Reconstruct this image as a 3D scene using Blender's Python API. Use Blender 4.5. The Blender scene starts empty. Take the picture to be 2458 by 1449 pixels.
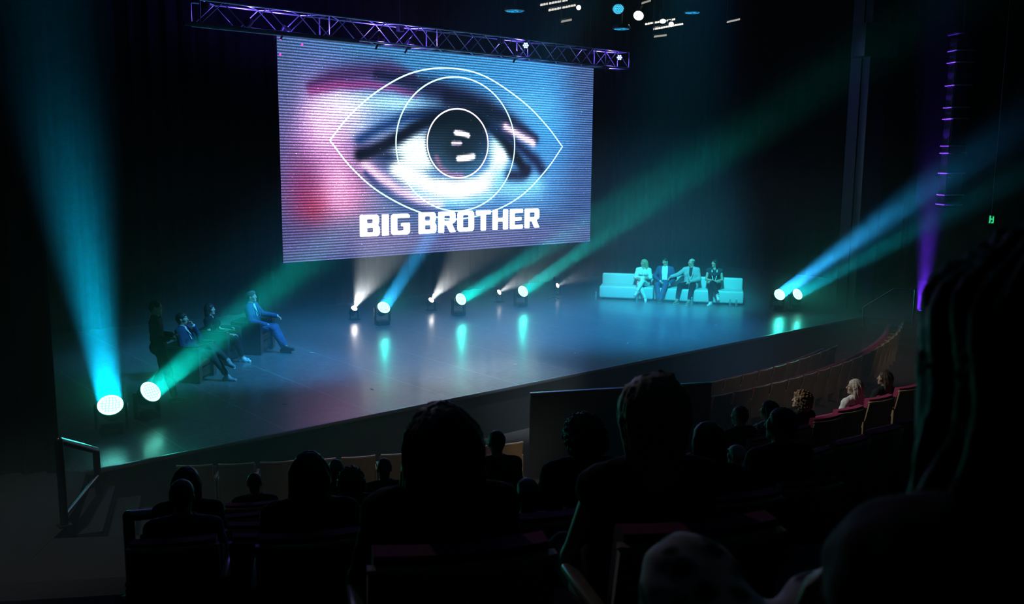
import bpy, bmesh, math, random
import numpy as np
from mathutils import Vector, Matrix
from mathutils.geometry import tessellate_polygon
random.seed(7); rng = np.random.default_rng(7)
sc = bpy.context.scene
COL = sc.collection
PI = math.pi
R = math.radians

# ------------------------------------------------------------------ camera
W, H, F = 2458, 1449, 2206.0
CAMZ = 4.2                                    # stage floor is z = 0
def _basis():
    d = np.array([-126., 14364., F]); d /= np.linalg.norm(d)
    x = np.array([2601., -316., F]); x -= x.dot(d) * d; x /= np.linalg.norm(x)
    return np.stack([x, np.cross(-d, x), -d])
CM = _basis()                                 # world = CM @ camera vector (right, down, forward)
def ray(px, py): return CM @ np.array([px - W / 2, py - H / 2, F])
def onz(px, py, z=0.):
    d = ray(px, py); return d * (z - CAMZ) / d[2] + np.array([0, 0, CAMZ])
def ony(px, py, y):
    d = ray(px, py); return d * y / d[1] + np.array([0, 0, CAMZ])
def atd(px, py, r):
    d = ray(px, py); return d / np.linalg.norm(d) * r + np.array([0, 0, CAMZ])
def aim(p, px, py, th):
    """point on the sight line through (px,py) whose direction from p makes the angle th with the way back to the eye"""
    c = np.array([0, 0, CAMZ]); a = p - c; L = np.linalg.norm(a); d = ray(px, py); d /= np.linalg.norm(d)
    al = math.acos(min(1, a.dot(d) / L)); return c + d * L * math.sin(R(th)) / math.sin(R(th) + al)

cam = bpy.data.cameras.new('camera'); co = bpy.data.objects.new('camera', cam); COL.objects.link(co)
m = Matrix.Identity(4)
for i in range(3):
    m[i][0] = CM[i, 0]; m[i][1] = -CM[i, 1]; m[i][2] = -CM[i, 2]
m[2][3] = CAMZ
co.matrix_world = m
cam.sensor_width = 36; cam.lens = F / W * 36; cam.clip_start = .02; cam.clip_end = 200
cam.dof.use_dof = True; cam.dof.focus_distance = 20; cam.dof.aperture_fstop = 5.6
sc.camera = co

# ------------------------------------------------------------------ materials
MATS = {}
def principled(name):
    m = bpy.data.materials.new(name); m.use_nodes = True
    nt = m.node_tree; return m, nt, nt.nodes['Principled BSDF']
def mat(name, col, rough=.6, metal=0., spec=.4, bump=0., scale=60., var=.15, coat=0.):
    if name in MATS: return MATS[name]
    m, nt, b = principled(name)
    tc = nt.nodes.new('ShaderNodeTexCoord'); n = nt.nodes.new('ShaderNodeTexNoise')
    n.inputs['Scale'].default_value = scale; n.inputs['Detail'].default_value = 1
    nt.links.new(tc.outputs['Object'], n.inputs['Vector'])
    r = nt.nodes.new('ShaderNodeValToRGB')
    r.color_ramp.elements[0].color = tuple(c * (1 - var) for c in col) + (1,)
    r.color_ramp.elements[1].color = tuple(min(1, c * (1 + var)) for c in col) + (1,)
    nt.links.new(n.outputs['Fac'], r.inputs['Fac']); nt.links.new(r.outputs['Color'], b.inputs['Base Color'])
    b.inputs['Roughness'].default_value = rough; b.inputs['Metallic'].default_value = metal
    b.inputs['Specular IOR Level'].default_value = spec; b.inputs['Coat Weight'].default_value = coat
    if bump and name.startswith(('fabric_light', 'fabric_white', 'white_leather', 'fabric_blue', 'fabric_navy')):
        bp = nt.nodes.new('ShaderNodeBump'); bp.inputs['Strength'].default_value = bump; bp.inputs['Distance'].default_value = .01
        nt.links.new(n.outputs['Fac'], bp.inputs['Height']); nt.links.new(bp.outputs['Normal'], b.inputs['Normal'])
    MATS[name] = m; return m
def glow(name, col, s):
    if name in MATS: return MATS[name]
    m = bpy.data.materials.new(name); m.use_nodes = True; nt = m.node_tree; nt.nodes.clear()
    e = nt.nodes.new('ShaderNodeEmission'); o = nt.nodes.new('ShaderNodeOutputMaterial')
    e.inputs['Color'].default_value = (*col, 1); e.inputs['Strength'].default_value = s
    nt.links.new(e.outputs[0], o.inputs['Surface']); MATS[name] = m; return m
def led_face(name, col, s, cells=9.):
    """glowing lens plate with a pattern of small lenses"""
    m = bpy.data.materials.new(name); m.use_nodes = True; nt = m.node_tree; nt.nodes.clear()
    e = nt.nodes.new('ShaderNodeEmission'); o = nt.nodes.new('ShaderNodeOutputMaterial')
    tc = nt.nodes.new('ShaderNodeTexCoord'); v = nt.nodes.new('ShaderNodeTexVoronoi'); v.feature = 'DISTANCE_TO_EDGE'
    v.inputs['Scale'].default_value = cells * 2.2; v.inputs['Randomness'].default_value = .35
    r = nt.nodes.new('ShaderNodeValToRGB'); r.color_ramp.elements[0].position = .03; r.color_ramp.elements[1].position = .16
    r.color_ramp.elements[0].color = (col[0] * .28, col[1] * .13, col[2] * .14, 1); r.color_ramp.elements[1].color = (*col, 1)
    nt.links.new(tc.outputs['Object'], v.inputs['Vector']); nt.links.new(v.outputs['Distance'], r.inputs['Fac'])
    nt.links.new(r.outputs['Color'], e.inputs['Color']); e.inputs['Strength'].default_value = s
    nt.links.new(e.outputs[0], o.inputs['Surface']); return m

# ------------------------------------------------------------------ object helpers
def link(name, me, material, parent=None):
    o = bpy.data.objects.new(name, me); COL.objects.link(o)
    if material is not None and len(me.materials) == 0: me.materials.append(material)
    if parent is not None: o.parent = parent
    return o
def tag(o, label=None, cat=None, group=None, kind=None):
    for k, v in (('label', label), ('category', cat), ('group', group), ('kind', kind)):
        if v: o[k] = v
    return o
def thing(name, label, cat, loc=(0, 0, 0), rz=0., group=None):
    o = bpy.data.objects.new(name, None); COL.objects.link(o); o.empty_display_size = .1
    o.location = tuple(loc); o.rotation_euler = (0, 0, rz); return tag(o, label, cat, group)
def copy_tree(o, parent=None):
    c = o.copy(); COL.objects.link(c)
    if parent is not None: c.parent = parent
    for ch in [x for x in COL.objects if x.parent == o]: copy_tree(ch, c)
    return c
def V(*a): return Vector(a)
class MB:
    def __init__(s): s.bm = bmesh.new()
    def box(s, c, d, rz=0., bev=0., rot=None, seg=2):
        M = Matrix.Translation(Vector(c)) @ (rot.to_4x4() if rot else Matrix.Rotation(rz, 4, 'Z')) @ Matrix.Diagonal((*d, 1))
        g = bmesh.ops.create_cube(s.bm, size=1, matrix=M)
        if bev:
            es = list({e for v in g['verts'] for e in v.link_edges})
            bmesh.ops.bevel(s.bm, geom=es, offset=bev, segments=seg, profile=.5, affect='EDGES')
        return s
    def tube(s, a, b, r, r2=None, n=12, cap=True):
        a = Vector(a); b = Vector(b); d = b - a
        M = Matrix.Translation((a + b) / 2) @ d.to_track_quat('Z', 'Y').to_matrix().to_4x4()
        bmesh.ops.create_cone(s.bm, cap_ends=cap, segments=n, radius1=r, radius2=r if r2 is None else r2, depth=d.length, matrix=M); return s
    def ball(s, c, r, sc=(1, 1, 1), u=16):
        M = Matrix.Translation(Vector(c)) @ Matrix.Diagonal((r * sc[0], r * sc[1], r * sc[2], 1))
        bmesh.ops.create_uvsphere(s.bm, u_segments=u, v_segments=u // 2 + 2, radius=1, matrix=M); return s
    def lathe(s, prof, M=Matrix.Identity(4), n=24):
        rings = []
        for r, z in prof:
            rings.append([s.bm.verts.new(M @ Vector((r * math.cos(t), r * math.sin(t), z))) for t in [2 * PI * i / n for i in range(n)]])
        for a, b in zip(rings, rings[1:]):
            for i in range(n): s.bm.faces.new((a[i], a[(i + 1) % n], b[(i + 1) % n], b[i]))
        s.bm.faces.new(rings[0][::-1]); s.bm.faces.new(rings[-1]); return s
    def prism(s, pts, z0, z1):
        lo = [s.bm.verts.new((x, y, z0)) for x, y in pts]; hi = [s.bm.verts.new((x, y, z1)) for x, y in pts]
        s.bm.faces.new(lo[::-1]); s.bm.faces.new(hi)
        for i in range(len(pts)):
            j = (i + 1) % len(pts); s.bm.faces.new((lo[i], lo[j], hi[j], hi[i]))
        return s
    def grid(s, fn, nu, nv):
        g = [[s.bm.verts.new(fn(i / nu, j / nv)) for j in range(nv + 1)] for i in range(nu + 1)]
        for i in range(nu):
            for j in range(nv): s.bm.faces.new((g[i][j], g[i + 1][j], g[i + 1][j + 1], g[i][j + 1]))
        return s
    def mesh(s, name, smooth=35):
        me = bpy.data.meshes.new(name); bmesh.ops.recalc_face_normals(s.bm, faces=s.bm.faces)
        for f in s.bm.faces: f.smooth = True
        for e in s.bm.edges:
            if len(e.link_faces) == 2 and e.calc_face_angle(0) > R(smooth): e.smooth = False
        s.bm.to_mesh(me); s.bm.free(); return me
    def build(s, name, material, parent=None): return link(name, s.mesh(name), material, parent)
def structure(o): o['kind'] = 'structure'; return o

black = mat('black_paint', (.012, .012, .013), .55)
blackmetal = mat('black_metal', (.02, .02, .022), .38, spec=.5)
drape = mat('black_drape', (.008, .008, .009), .9, spec=.05, bump=.2, scale=20)
alu = mat('truss_aluminium', (.55, .56, .58), .35, metal=.9)
leather = mat('dark_leather', (.016, .018, .023), .42, bump=.15, scale=90)
white_leather = mat('white_leather', (.62, .66, .68), .42, bump=.08, scale=70, var=.06)
steel = mat('brushed_steel', (.35, .36, .37), .3, metal=1.)
carpet = mat('carpet', (.075, .062, .066), .95, spec=.05, bump=.5, scale=160, var=.4)
skin = mat('skin', (.55, .36, .27), .5, var=.05)
wood = mat('plywood', (.30, .20, .115), .45, scale=9, var=.2)
darkwood = mat('dark_plywood', (.085, .066, .058), .5, scale=9, var=.25)
woodtrim = mat('oak_trim', (.60, .46, .28), .25, scale=14, var=.2)
pink = mat('crimson_upholstery', (.32, .03, .10), .85, bump=.3, scale=200)

# ------------------------------------------------------------------ setting
ROWC = np.array([15.7, 29.5])                 # the rows curve around this point
def polar(Rr, a): return ROWC + Rr * np.array([math.sin(a), -math.cos(a)])
FR = [0, 20.9, 23.0, 24.2, 26.3, 28.4, 30., 31.1, 33.1, 35, 60]
FZ = [-.9, -.9, 0, 0, .58, 1.2, 1.85, 2.35, 2.95, 3.5, 3.5]
TIERS = [24.2, 25.35, 26.37, 27.37, 28.37, 29.42, 30.90]
tier_z = [.28, .58, .90, 1.23, 1.63, 2.23, 2.92]
def floor_z(x, y):
    r = math.hypot(x - ROWC[0], y - ROWC[1])
    if r < TIERS[0]: return float(np.interp(r, FR, FZ))
    k = max(i for i, t in enumerate(TIERS) if r >= t)
    return tier_z[k]

# stage floor: dark dance vinyl with seams and scuffs
def stage_material():
    m, nt, b = principled('stage_vinyl'); L = nt.links.new; N = nt.nodes.new
    tc = N('ShaderNodeTexCoord')
    n1 = N('ShaderNodeTexNoise'); n1.inputs['Scale'].default_value = 1.1; n1.inputs['Detail'].default_value = 3
    L(tc.outputs['Object'], n1.inputs['Vector'])
    mp = N('ShaderNodeMapping'); mp.inputs['Scale'].default_value = (.8, 9., 1); mp.inputs['Rotation'].default_value = (0, 0, .5)
    L(tc.outputs['Object'], mp.inputs['Vector'])
    n2 = N('ShaderNodeTexNoise'); n2.inputs['Scale'].default_value = 3.5; n2.inputs['Detail'].default_value = 4; n2.inputs['Roughness'].default_value = .7
    L(mp.outputs['Vector'], n2.inputs['Vector'])
    mp2 = N('ShaderNodeMapping'); mp2.inputs['Scale'].default_value = (7., 1., 1); mp2.inputs['Rotation'].default_value = (0, 0, .9)
    L(tc.outputs['Object'], mp2.inputs['Vector'])
    n3 = N('ShaderNodeTexNoise'); n3.inputs['Scale'].default_value = 4; n3.inputs['Detail'].default_value = 4; n3.inputs['Roughness'].default_value = .75
    L(mp2.outputs['Vector'], n3.inputs['Vector'])
    mx = N('ShaderNodeMath'); mx.operation = 'ADD'; L(n2.outputs['Fac'], mx.inputs[0]); L(n3.outputs['Fac'], mx.inputs[1])
    r = N('ShaderNodeValToRGB'); e = r.color_ramp.elements
    e[0].position = .38; e[0].color = (.030, .034, .042, 1); e[1].position = .66; e[1].color = (.26, .27, .285, 1)
    hf = N('ShaderNodeMath'); hf.operation = 'MULTIPLY'; hf.inputs[1].default_value = .5; L(mx.outputs[0], hf.inputs[0]); L(hf.outputs[0], r.inputs['Fac'])
    br = N('ShaderNodeTexBrick'); br.offset = 0; br.inputs['Scale'].default_value = 1
    br.inputs['Brick Width'].default_value = 30.; br.inputs['Row Height'].default_value = 1.6; br.inputs['Mortar Size'].default_value = .012
    br.inputs['Color1'].default_value = (0, 0, 0, 1); br.inputs['Color2'].default_value = (0, 0, 0, 1); br.inputs['Mortar'].default_value = (1, 1, 1, 1)
    mr = N('ShaderNodeMapping'); mr.inputs['Rotation'].default_value = (0, 0, PI / 2); L(tc.outputs['Object'], mr.inputs['Vector']); L(mr.outputs['Vector'], br.inputs['Vector'])
    mix = N('ShaderNodeMix'); mix.data_type = 'RGBA'
    sf = N('ShaderNodeMath'); sf.operation = 'MULTIPLY'; sf.inputs[1].default_value = .6; L(br.outputs['Color'], sf.inputs[0])
    L(sf.outputs[0], mix.inputs[0]); L(r.outputs['Color'], mix.inputs[6]); mix.inputs[7].default_value = (.45, .46, .48, 1)
    L(mix.outputs[2], b.inputs['Base Color'])
    rr = N('ShaderNodeMapRange'); rr.inputs['To Min'].default_value = .30; rr.inputs['To Max'].default_value = .42
    L(n1.outputs['Fac'], rr.inputs['Value']); L(rr.outputs['Result'], b.inputs['Roughness'])
    bp = N('ShaderNodeBump'); bp.inputs['Strength'].default_value = .12; bp.inputs['Distance'].default_value = .004
    L(mx.outputs[0], bp.inputs['Height']); L(bp.outputs['Normal'], b.inputs['Normal'])
    b.inputs['Specular IOR Level'].default_value = 1.; b.inputs['IOR'].default_value = 1.75; b.inputs['Coat Weight'].default_value = .35; b.inputs['Coat Roughness'].default_value = .17; b.inputs['Coat IOR'].default_value = 1.5
    return m
stage_m = stage_material()
FRONT = 12.8
structure(MB().prism([(3.35, FRONT), (24.0, FRONT), (24.6, 13.3), (31, 15.), (31, 24.), (-3, 24.), (-3, 14.6), (2.6, 13.6)], -.06, 0).build('floor_stage', stage_m))
structure(MB().box(((3.35 + 24) / 2, FRONT - .02, -.022), (20.65, .05, .06), bev=.006).build('trim_1', mat('stage_nosing', (.45, .46, .48), .3, metal=.8)))
structure(MB().box((13.7, FRONT + .06, -.5), (20.6, .08, .86)).build('wall_front', mat('stage_fascia', (.012, .012, .014), .6)))
def annulus(r0, r1, z0, z1, a0=-62, a1=40, n=60, zr=None):
    mb = MB()
    for i in range(n):
        A, B = R(a0 + (a1 - a0) * i / n), R(a0 + (a1 - a0) * (i + 1) / n)
        p = [polar(r0, A), polar(r1, A), polar(r1, B), polar(r0, B)]
        za, zb = z1 if not isinstance(z1, tuple) else z1[0], z1 if not isinstance(z1, tuple) else z1[1]
        v = [mb.bm.verts.new((*q, z)) for q, z in zip(p, (za, zb, zb, za))]
        mb.bm.faces.new(v)
        w = mb.bm.verts.new((*p[0], z0)), mb.bm.verts.new((*p[3], z0))
        mb.bm.faces.new((v[0], v[3], w[1], w[0]))
    bmesh.ops.remove_doubles(mb.bm, verts=mb.bm.verts, dist=1e-4)
    return mb
structure(annulus(10, 20.9, -.95, -.9).build('floor', carpet))
structure(annulus(20.9, 23.0, -.9, (-.9, 0)).build('floor_ramp', carpet))
structure(annulus(23.0, TIERS[0], -.1, 0).build('floor_aisle', carpet))
for i, t in enumerate(TIERS):
    structure(annulus(t, TIERS[i + 1] if i < len(TIERS) - 1 else 42, -.2 if i == 0 else tier_z[i - 1], tier_z[i]).build('floor_tier', carpet))
# side landings level with the stage, and the steps down to the front rows
structure(MB().prism([(3.42, 12.76), (2.75, 11.05), (1.2, 9.0), (-6, 9.0), (-6, 16), (2.6, 13.6)], -.3, .004).build('floor_landing', carpet))
structure(MB().prism([(23.95, 12.76), (24.2, 11.0), (26, 9.4), (33, 9.4), (33, 17), (24.7, 13.4)], -.3, .004).build('floor_landing', carpet))
for sx, nm in ((1, 'stairs'), (-1, 'stairs')):
    mb = MB()
    for k in range(4):
        a, b = (2.78, 11.1), (3.4, 12.6)
        off = .30 * k
        pts = [(a[0] + off, a[1] - .1 * k), (a[0] + off + .3, a[1] - .1 * (k + 1)), (b[0] + off + .3, b[1] - .1 * (k + 1)), (b[0] + off, b[1] - .1 * k)]
        if sx < 0: pts = [(27.3 - x, y) for x, y in pts][::-1]
        mb.prism(pts, -1., -.18 * (k + 1))
    structure(mb.build(nm, carpet))
# walls and ceiling
def pleat(x0, x1, y0, y1, z0, z1, n, amp, name):
    dx, dy = x1 - x0, y1 - y0; L = math.hypot(dx, dy); nx, ny = -dy / L, dx / L
    def fn(u, v):
        t = u * n * 2 * PI
        k = amp * (math.sin(t) + .35 * math.sin(2.3 * t + 1)) * (.75 + .25 * (1 - v))
        return (x0 + dx * u + nx * k, y0 + dy * u + ny * k, z0 + (z1 - z0) * v)
    return structure(MB().grid(fn, n * 10, 3).build(name, drape))
pleat(-3.5, 31.5, 23.6, 23.6, 0, 11, 70, .07, 'wall_back')
pleat(3.15, 2.3, 12.95, 13.5, .004, 11, 3, .05, 'wall_left')
pleat(2.3, -6, 13.5, 16.5, .004, 11, 16, .05, 'wall_left_drape')
pleat(-2.6, -2.6, 14.9, 23.6, 0, 11, 15, .06, 'wall_left_wing')
pleat(31., 31., 23.6, 15., 0, 11, 14, .06, 'wall_right_wing')
wallm = mat('auditorium_wall', (.02, .02, .024), .8, spec=.2)
structure(MB().box((-6.2, 3, 5), (.2, 28, 14)).build('wall_left_house', wallm))
structure(MB().box((33.2, 3, 5), (.2, 28, 14)).build('wall_right', wallm))
structure(MB().box((13.5, -11, 5), (40, .2, 14)).build('wall_rear', wallm))
structure(MB().box((13.5, 6, 11.3), (42, 36, .4)).build('ceiling', black))
# right proscenium: tall pilaster with a step, wall panels running towards the house
structure(MB().box((24.95, 13.62, 5.5), (.34, .34, 11.), R(-25), bev=.03).box((25.45, 13.95, 5.5), (.9, .5, 11), R(-25)).build('column_right', mat('proscenium_paint', (.022, .022, .025), .45)))
structure(MB().box((25.0, 13.55, 7.6), (1.1, .55, .9), R(-25), bev=.02).build('trim_2', mat('proscenium_paint', (.022, .022, .025), .45)))
structure(MB().box((29.2, 14.9, 5.5), (7.2, .3, 11.), R(20)).build('wall_right_proscenium', wallm))

# ------------------------------------------------------------------ haze
hz = MB().box((13.5, 6, 5), (44, 42, 16)).build('haze', None)  # larger than the hall
hm = bpy.data.materials.new('thin_stage_haze'); hm.use_nodes = True; nt = hm.node_tree; nt.nodes.clear()
vs = nt.nodes.new('ShaderNodeVolumeScatter'); oo = nt.nodes.new('ShaderNodeOutputMaterial')
HAZE = .012
vs.inputs['Color'].default_value = (1, 1, 1, 1); vs.inputs['Anisotropy'].default_value = 0.
# the haze lies on the stage: thickest at the floor, thinning upwards and towards the house
_tc = nt.nodes.new('ShaderNodeTexCoord'); _sx = nt.nodes.new('ShaderNodeSeparateXYZ'); nt.links.new(_tc.outputs['Object'], _sx.inputs[0])
def _mr(sock, f0, f1, t0, t1):
    r = nt.nodes.new('ShaderNodeMapRange'); r.interpolation_type = 'SMOOTHSTEP'
    for k, v in (('From Min', f0), ('From Max', f1), ('To Min', t0), ('To Max', t1)): r.inputs[k].default_value = v
    nt.links.new(sock, r.inputs['Value']); return r.outputs['Result']
def _op(op, p, q):
    n = nt.nodes.new('ShaderNodeMath'); n.operation = op
    for i, s in enumerate((p, q)):
        if isinstance(s, float): n.inputs[i].default_value = s
        else: nt.links.new(s, n.inputs[i])
    return n.outputs[0]
low = _mr(_sx.outputs['Z'], 0., 1.1, .070, 0.); high = _mr(_sx.outputs['Z'], .4, 5.5, .0105, .0007)  # low layer thickened to enlarge the glow round the floor lamps
house = _mr(_sx.outputs['Y'], 6., 13.5, .22, 1.)
nt.links.new(_op('MULTIPLY', _op('ADD', low, high), house), vs.inputs['Density'])
nt.links.new(vs.outputs[0], oo.inputs['Volume'])
hz.data.materials.append(hm); hz['kind'] = 'stuff'; hz['label'] = 'thin grey stage haze filling the whole theatre'; hz['category'] = 'haze'
wd = bpy.data.worlds.new('world'); sc.world = wd; wd.use_nodes = True
wd.node_tree.nodes['Background'].inputs['Color'].default_value = (0, 0, 0, 1)
wd.node_tree.nodes['Background'].inputs['Strength'].default_value = 0

# ------------------------------------------------------------------ lights
def lamp(kind, name, loc, target, power, col, parent=None, **kw):
    l = bpy.data.lights.new(name, kind); l.energy = power; l.color = col
    for k, v in kw.items(): setattr(l, k, v)
    o = bpy.data.objects.new(name, l); COL.objects.link(o)
    o.location = tuple(loc)
    if target is not None:
        o.rotation_euler = (Vector(target) - Vector(loc)).to_track_quat('-Z', 'Y').to_euler()
    if parent is not None:
        o.parent = parent; o.matrix_parent_inverse = Matrix.LocRotScale(parent.location, parent.rotation_euler, None).inverted()
    return o

# ------------------------------------------------------------------ LED screen
SY = 22.0
_c0, _c1 = ony(680, 631, SY), ony(1425, 162, SY)
SX0, SX1, SZ0, SZ1 = _c0[0], _c1[0], _c0[2], _c1[2]
SW, SH = SX1 - SX0, SZ1 - SZ0
def sm(cx, cy):                                # detail of the picture on the screen -> metres from its lower left corner
    p = ony(640 + cx / 2.4146, 60 + cy / 2.4146, SY); return p[0] - SX0, p[2] - SZ0
def paint_eye():
    w, h = 1240, 628
    X, Z = np.meshgrid((np.arange(w) + .5) / w * SW, (np.arange(h) + .5) / h * SH)
    im = np.zeros((h, w, 3)); im[:] = (.24, .30, .50)
    warp = .05 * np.sin(X * 7.3 + 1.7 * np.sin(Z * 5.1)) + .04 * np.sin(Z * 9.7 + X * 3.1)
    Xw, Zw = X + warp * .15, Z + warp * .15
    def over(a, c): im[:] = im * (1 - a[..., None]) + np.array(c) * a[..., None]
    def blob(cx, cy, rx, ry, c, a, p=2.):
        x, z = sm(cx, cy); x1, _ = sm(cx + rx, cy); _, z1 = sm(cx, cy + ry)
        d = (abs((Xw - x) / (x1 - x)) ** 2 + abs((Zw - z) / (z1 - z)) ** 2) ** .5
        over(a * np.exp(-d ** p), c)
    def stroke(pts, wd, c, a, p=2., taper=False):
        q = np.array([sm(*t) for t in pts]); k = sm(pts[0][0] + wd, pts[0][1])[0] - q[0][0]
        D = np.full(X.shape, 1e9)
        n = len(q) - 1
        for i in range(n):
            A, B = q[i], q[i + 1]; ab = B - A
            t = np.clip(((Xw - A[0]) * ab[0] + (Zw - A[1]) * ab[1]) / ab.dot(ab), 0, 1)
            d = np.hypot(Xw - A[0] - t * ab[0], Zw - A[1] - t * ab[1])
            if taper:
                s = (i + t) / n; d = d / (.35 + .65 * np.sin(PI * np.clip(s, .02, .98)))
            D = np.minimum(D, d)
        over(a * np.exp(-(D / k) ** p), c)
    blob(1150, 260, 720, 260, (.22, .55, .80), .95)
    blob(700, 150, 500, 110, (.22, .47, .66), .6)
    blob(1640, 560, 230, 420, (.24, .62, .92), .9)
    blob(1300, 950, 520, 200, (.30, .64, .92), .7)
    blob(330, 640, 220, 380, (.66, .44, .72), .85)
    blob(430, 1000, 230, 200, (.86, .50, .68), .8)
    blob(215, 980, 110, 240, (.52, .14, .36), .6)
    blob(280, 1080, 90, 110, (.70, .15, .25), .5)
    blob(460, 480, 180, 110, (.93, .86, 1.), .75)
    blob(330, 590, 140, 170, (.98, .74, .95), .7)
    blob(420, 900, 100, 200, (1., .66, .84), .55)
    blob(760, 455, 250, 60, (.62, .86, 1.), .85)
    blob(600, 620, 130, 60, (.75, .85, 1.), .6)
    blob(800, 560, 200, 50, (.45, .75, .98), .7)
    blob(1480, 470, 200, 90, (.38, .72, .95), .5)
    stroke([(250, 350), (380, 300), (560, 270), (720, 255), (850, 300)], 60, (.26, .16, .36), .85, taper=True)
    stroke([(260, 380), (420, 345), (600, 345), (720, 360), (860, 395)], 26, (.58, .18, .48), .65)
    stroke([(640, 285), (780, 315), (900, 348), (1020, 385), (1130, 425), (1240, 465), (1330, 510), (1430, 570), (1560, 660)], 66, (.10, .12, .25), .95, 2.2, True)
    stroke([(1050, 420), (1180, 455), (1300, 510), (1400, 575)], 42, (.06, .07, .16), .85)
    stroke([(540, 665), (650, 600), (780, 545), (900, 518), (1020, 510)], 30, (.10, .22, .44), .9)
    blob(1110, 530, 200, 50, (.03, .05, .12), .95)
    # eyeball
    blob(870, 740, 150, 120, (.88, 1., 1.), 1., 4.)
    blob(1350, 720, 60, 110, (.75, 1., 1.), .95, 3.)
    stroke([(760, 830), (850, 890), (960, 940), (1100, 965), (1230, 930), (1320, 860), (1360, 760)], 48, (.93, 1., 1.), .95, 3.)
    blob(1110, 950, 210, 52, (1., 1., 1.), .85)
    stroke([(1340, 880), (1440, 940), (1560, 930)], 60, (.48, .80, 1.), .8)
    stroke([(560, 790), (640, 870), (760, 965), (880, 1010), (1000, 1030)], 36, (.96, .74, .92), .85)
    stroke([(570, 860), (680, 965), (800, 1040), (930, 1085), (1100, 1100)], 34, (.16, .22, .46), .8, taper=True)
    stroke([(860, 960), (980, 1010), (1130, 1030), (1290, 990)], 30, (.55, .82, 1.), .7)
    blob(700, 765, 70, 36, (.08, .14, .30), .95)
    stroke([(540, 752), (600, 735), (680, 700), (760, 655), (840, 605), (920, 565), (1010, 538), (1110, 525), (1210, 540), (1290, 580), (1360, 650), (1420, 730), (1470, 800), (1500, 850)], 34, (.03, .05, .12), 1., 3.)
    stroke([(1310, 590), (1400, 640), (1490, 725), (1560, 785), (1595, 835)], 26, (.07, .09, .24), .9)
    stroke([(1410, 872), (1480, 868), (1515, 830)], 26, (.05, .07, .2), .9)
    stroke([(1385, 590), (1450, 628), (1545, 685)], 18, (.96, .80, .94), .95)
    # iris
    x, z = sm(1106, 690); xr = sm(1282, 690)[0] - x; zr = z - sm(1106, 885)[1]
    d = np.hypot((X - x) / xr, (Z - z) / zr); mk = 1 / (1 + np.exp((d - .985) * 55))
    over(mk, (.09, .15, .24)); g = np.clip((z - Z) / zr, 0, 1)
    over(mk * g * .8 * np.clip(d, 0, 1), (.30, .56, .74))
    over(mk * np.clip((Z - z) / zr * 1.6, 0, 1), (.03, .04, .09))
    stroke([(985, 770), (1010, 830), (1070, 865), (1130, 870)], 16, (.80, .45, .62), .55)
    blob(1130, 690, 100, 110, (.05, .07, .13), .85, 4.)
    stroke([(1098, 622), (1130, 628), (1168, 640)], 13, (1., .97, 1.), 1., 4.)
    stroke([(1080, 684), (1122, 686)], 11, (.85, .78, .90), .9, 4.)
    stroke([(1112, 775), (1150, 768), (1195, 762)], 16, (1., .98, 1.), 1., 4.)
    # veil towards the borders
    blob(1850, 300, 130, 330, (.27, .33, .52), .7)
    blob(1830, 1000, 110, 300, (.24, .33, .56), .7)
    blob(90, 300, 90, 260, (.30, .36, .54), .6)
    blob(150, 1260, 330, 120, (.30, .28, .48), .7)
    blob(1100, 1250, 900, 90, (.42, .40, .62), .75)
    blob(620, 1230, 220, 70, (.50, .38, .60), .5)
    # rows of LEDs, grain and stray pixels
    rows = .5 + .5 * np.sin(Z / SH * 78 * 2 * PI + .5 * np.sin(X * .6))
    lum = im.max(-1)
    k = 1 - (.66 - .30 * np.clip(lum - .62, 0, .38) / .38) * (1 - rows ** .8)
    n = rng.normal(1, .16, im.shape[:2])[..., None] + rng.normal(0, .05, im.shape)
    im[:] = np.clip(im * 1.09, 0, 1.05) * k[..., None] * np.clip(n, .4, 1.7)
    for _ in range(420):
        j, i = rng.integers(0, h), rng.integers(0, w)
        im[j:j + 2, i:i + 3] += rng.random() * np.array([(.5, .05, .35), (.1, .4, .5), (.4, .35, .1)][rng.integers(0, 3)])
    for cx, cy in ((207, 113), (80, 170), (82, 78)):
        x, z = sm(cx, cy); i, j = int(x / SW * w), int(z / SH * h)
        im[max(0, j - 3):j + 3, max(0, i - 3):i + 3] = (1., .25, .75)
    im = np.clip(im, 0, 1.15)
    lin = np.where(im < .04045, im / 12.92, ((im + .055) / 1.055) ** 2.4)
    lin = lin * (1 + .8 * np.clip((im.min(-1) - .42) / .45, 0, 1) ** 1.5)[..., None]     # the panel's whites are far brighter than its mid-tones
    img = bpy.data.images.new('screen_picture', w, h, float_buffer=True)
    img.colorspace_settings.name = 'Non-Color'
    px = np.ones((h, w, 4), np.float32); px[..., :3] = lin
    img.pixels.foreach_set(px.ravel()); img.update(); img.pack(); return img
SCREEN_GAIN = 1.75
def screen_material():
    m = bpy.data.materials.new('led_screen_picture'); m.use_nodes = True; nt = m.node_tree; nt.nodes.clear()
    e = nt.nodes.new('ShaderNodeEmission'); o = nt.nodes.new('ShaderNodeOutputMaterial'); t = nt.nodes.new('ShaderNodeTexImage'); t.image = paint_eye()
    t.extension = 'EXTEND'
    uv = nt.nodes.new('ShaderNodeUVMap'); uv.uv_map = 'UVMap'; nt.links.new(uv.outputs[0], t.inputs['Vector'])
    nt.links.new(t.outputs['Color'], e.inputs['Color']); e.inputs['Strength'].default_value = SCREEN_GAIN
    nt.links.new(e.outputs[0], o.inputs['Surface']); return m
led = thing('led_screen', 'huge LED wall hanging over the stage, showing a blue and pink eye', 'screen', ((SX0 + SX1) / 2, SY, SZ0))
me = bpy.data.meshes.new('display'); hw = SW / 2
me.from_pydata([(-hw, 0, 0), (hw, 0, 0), (hw, 0, SH), (-hw, 0, SH)], [], [(0, 1, 2, 3)])
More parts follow.
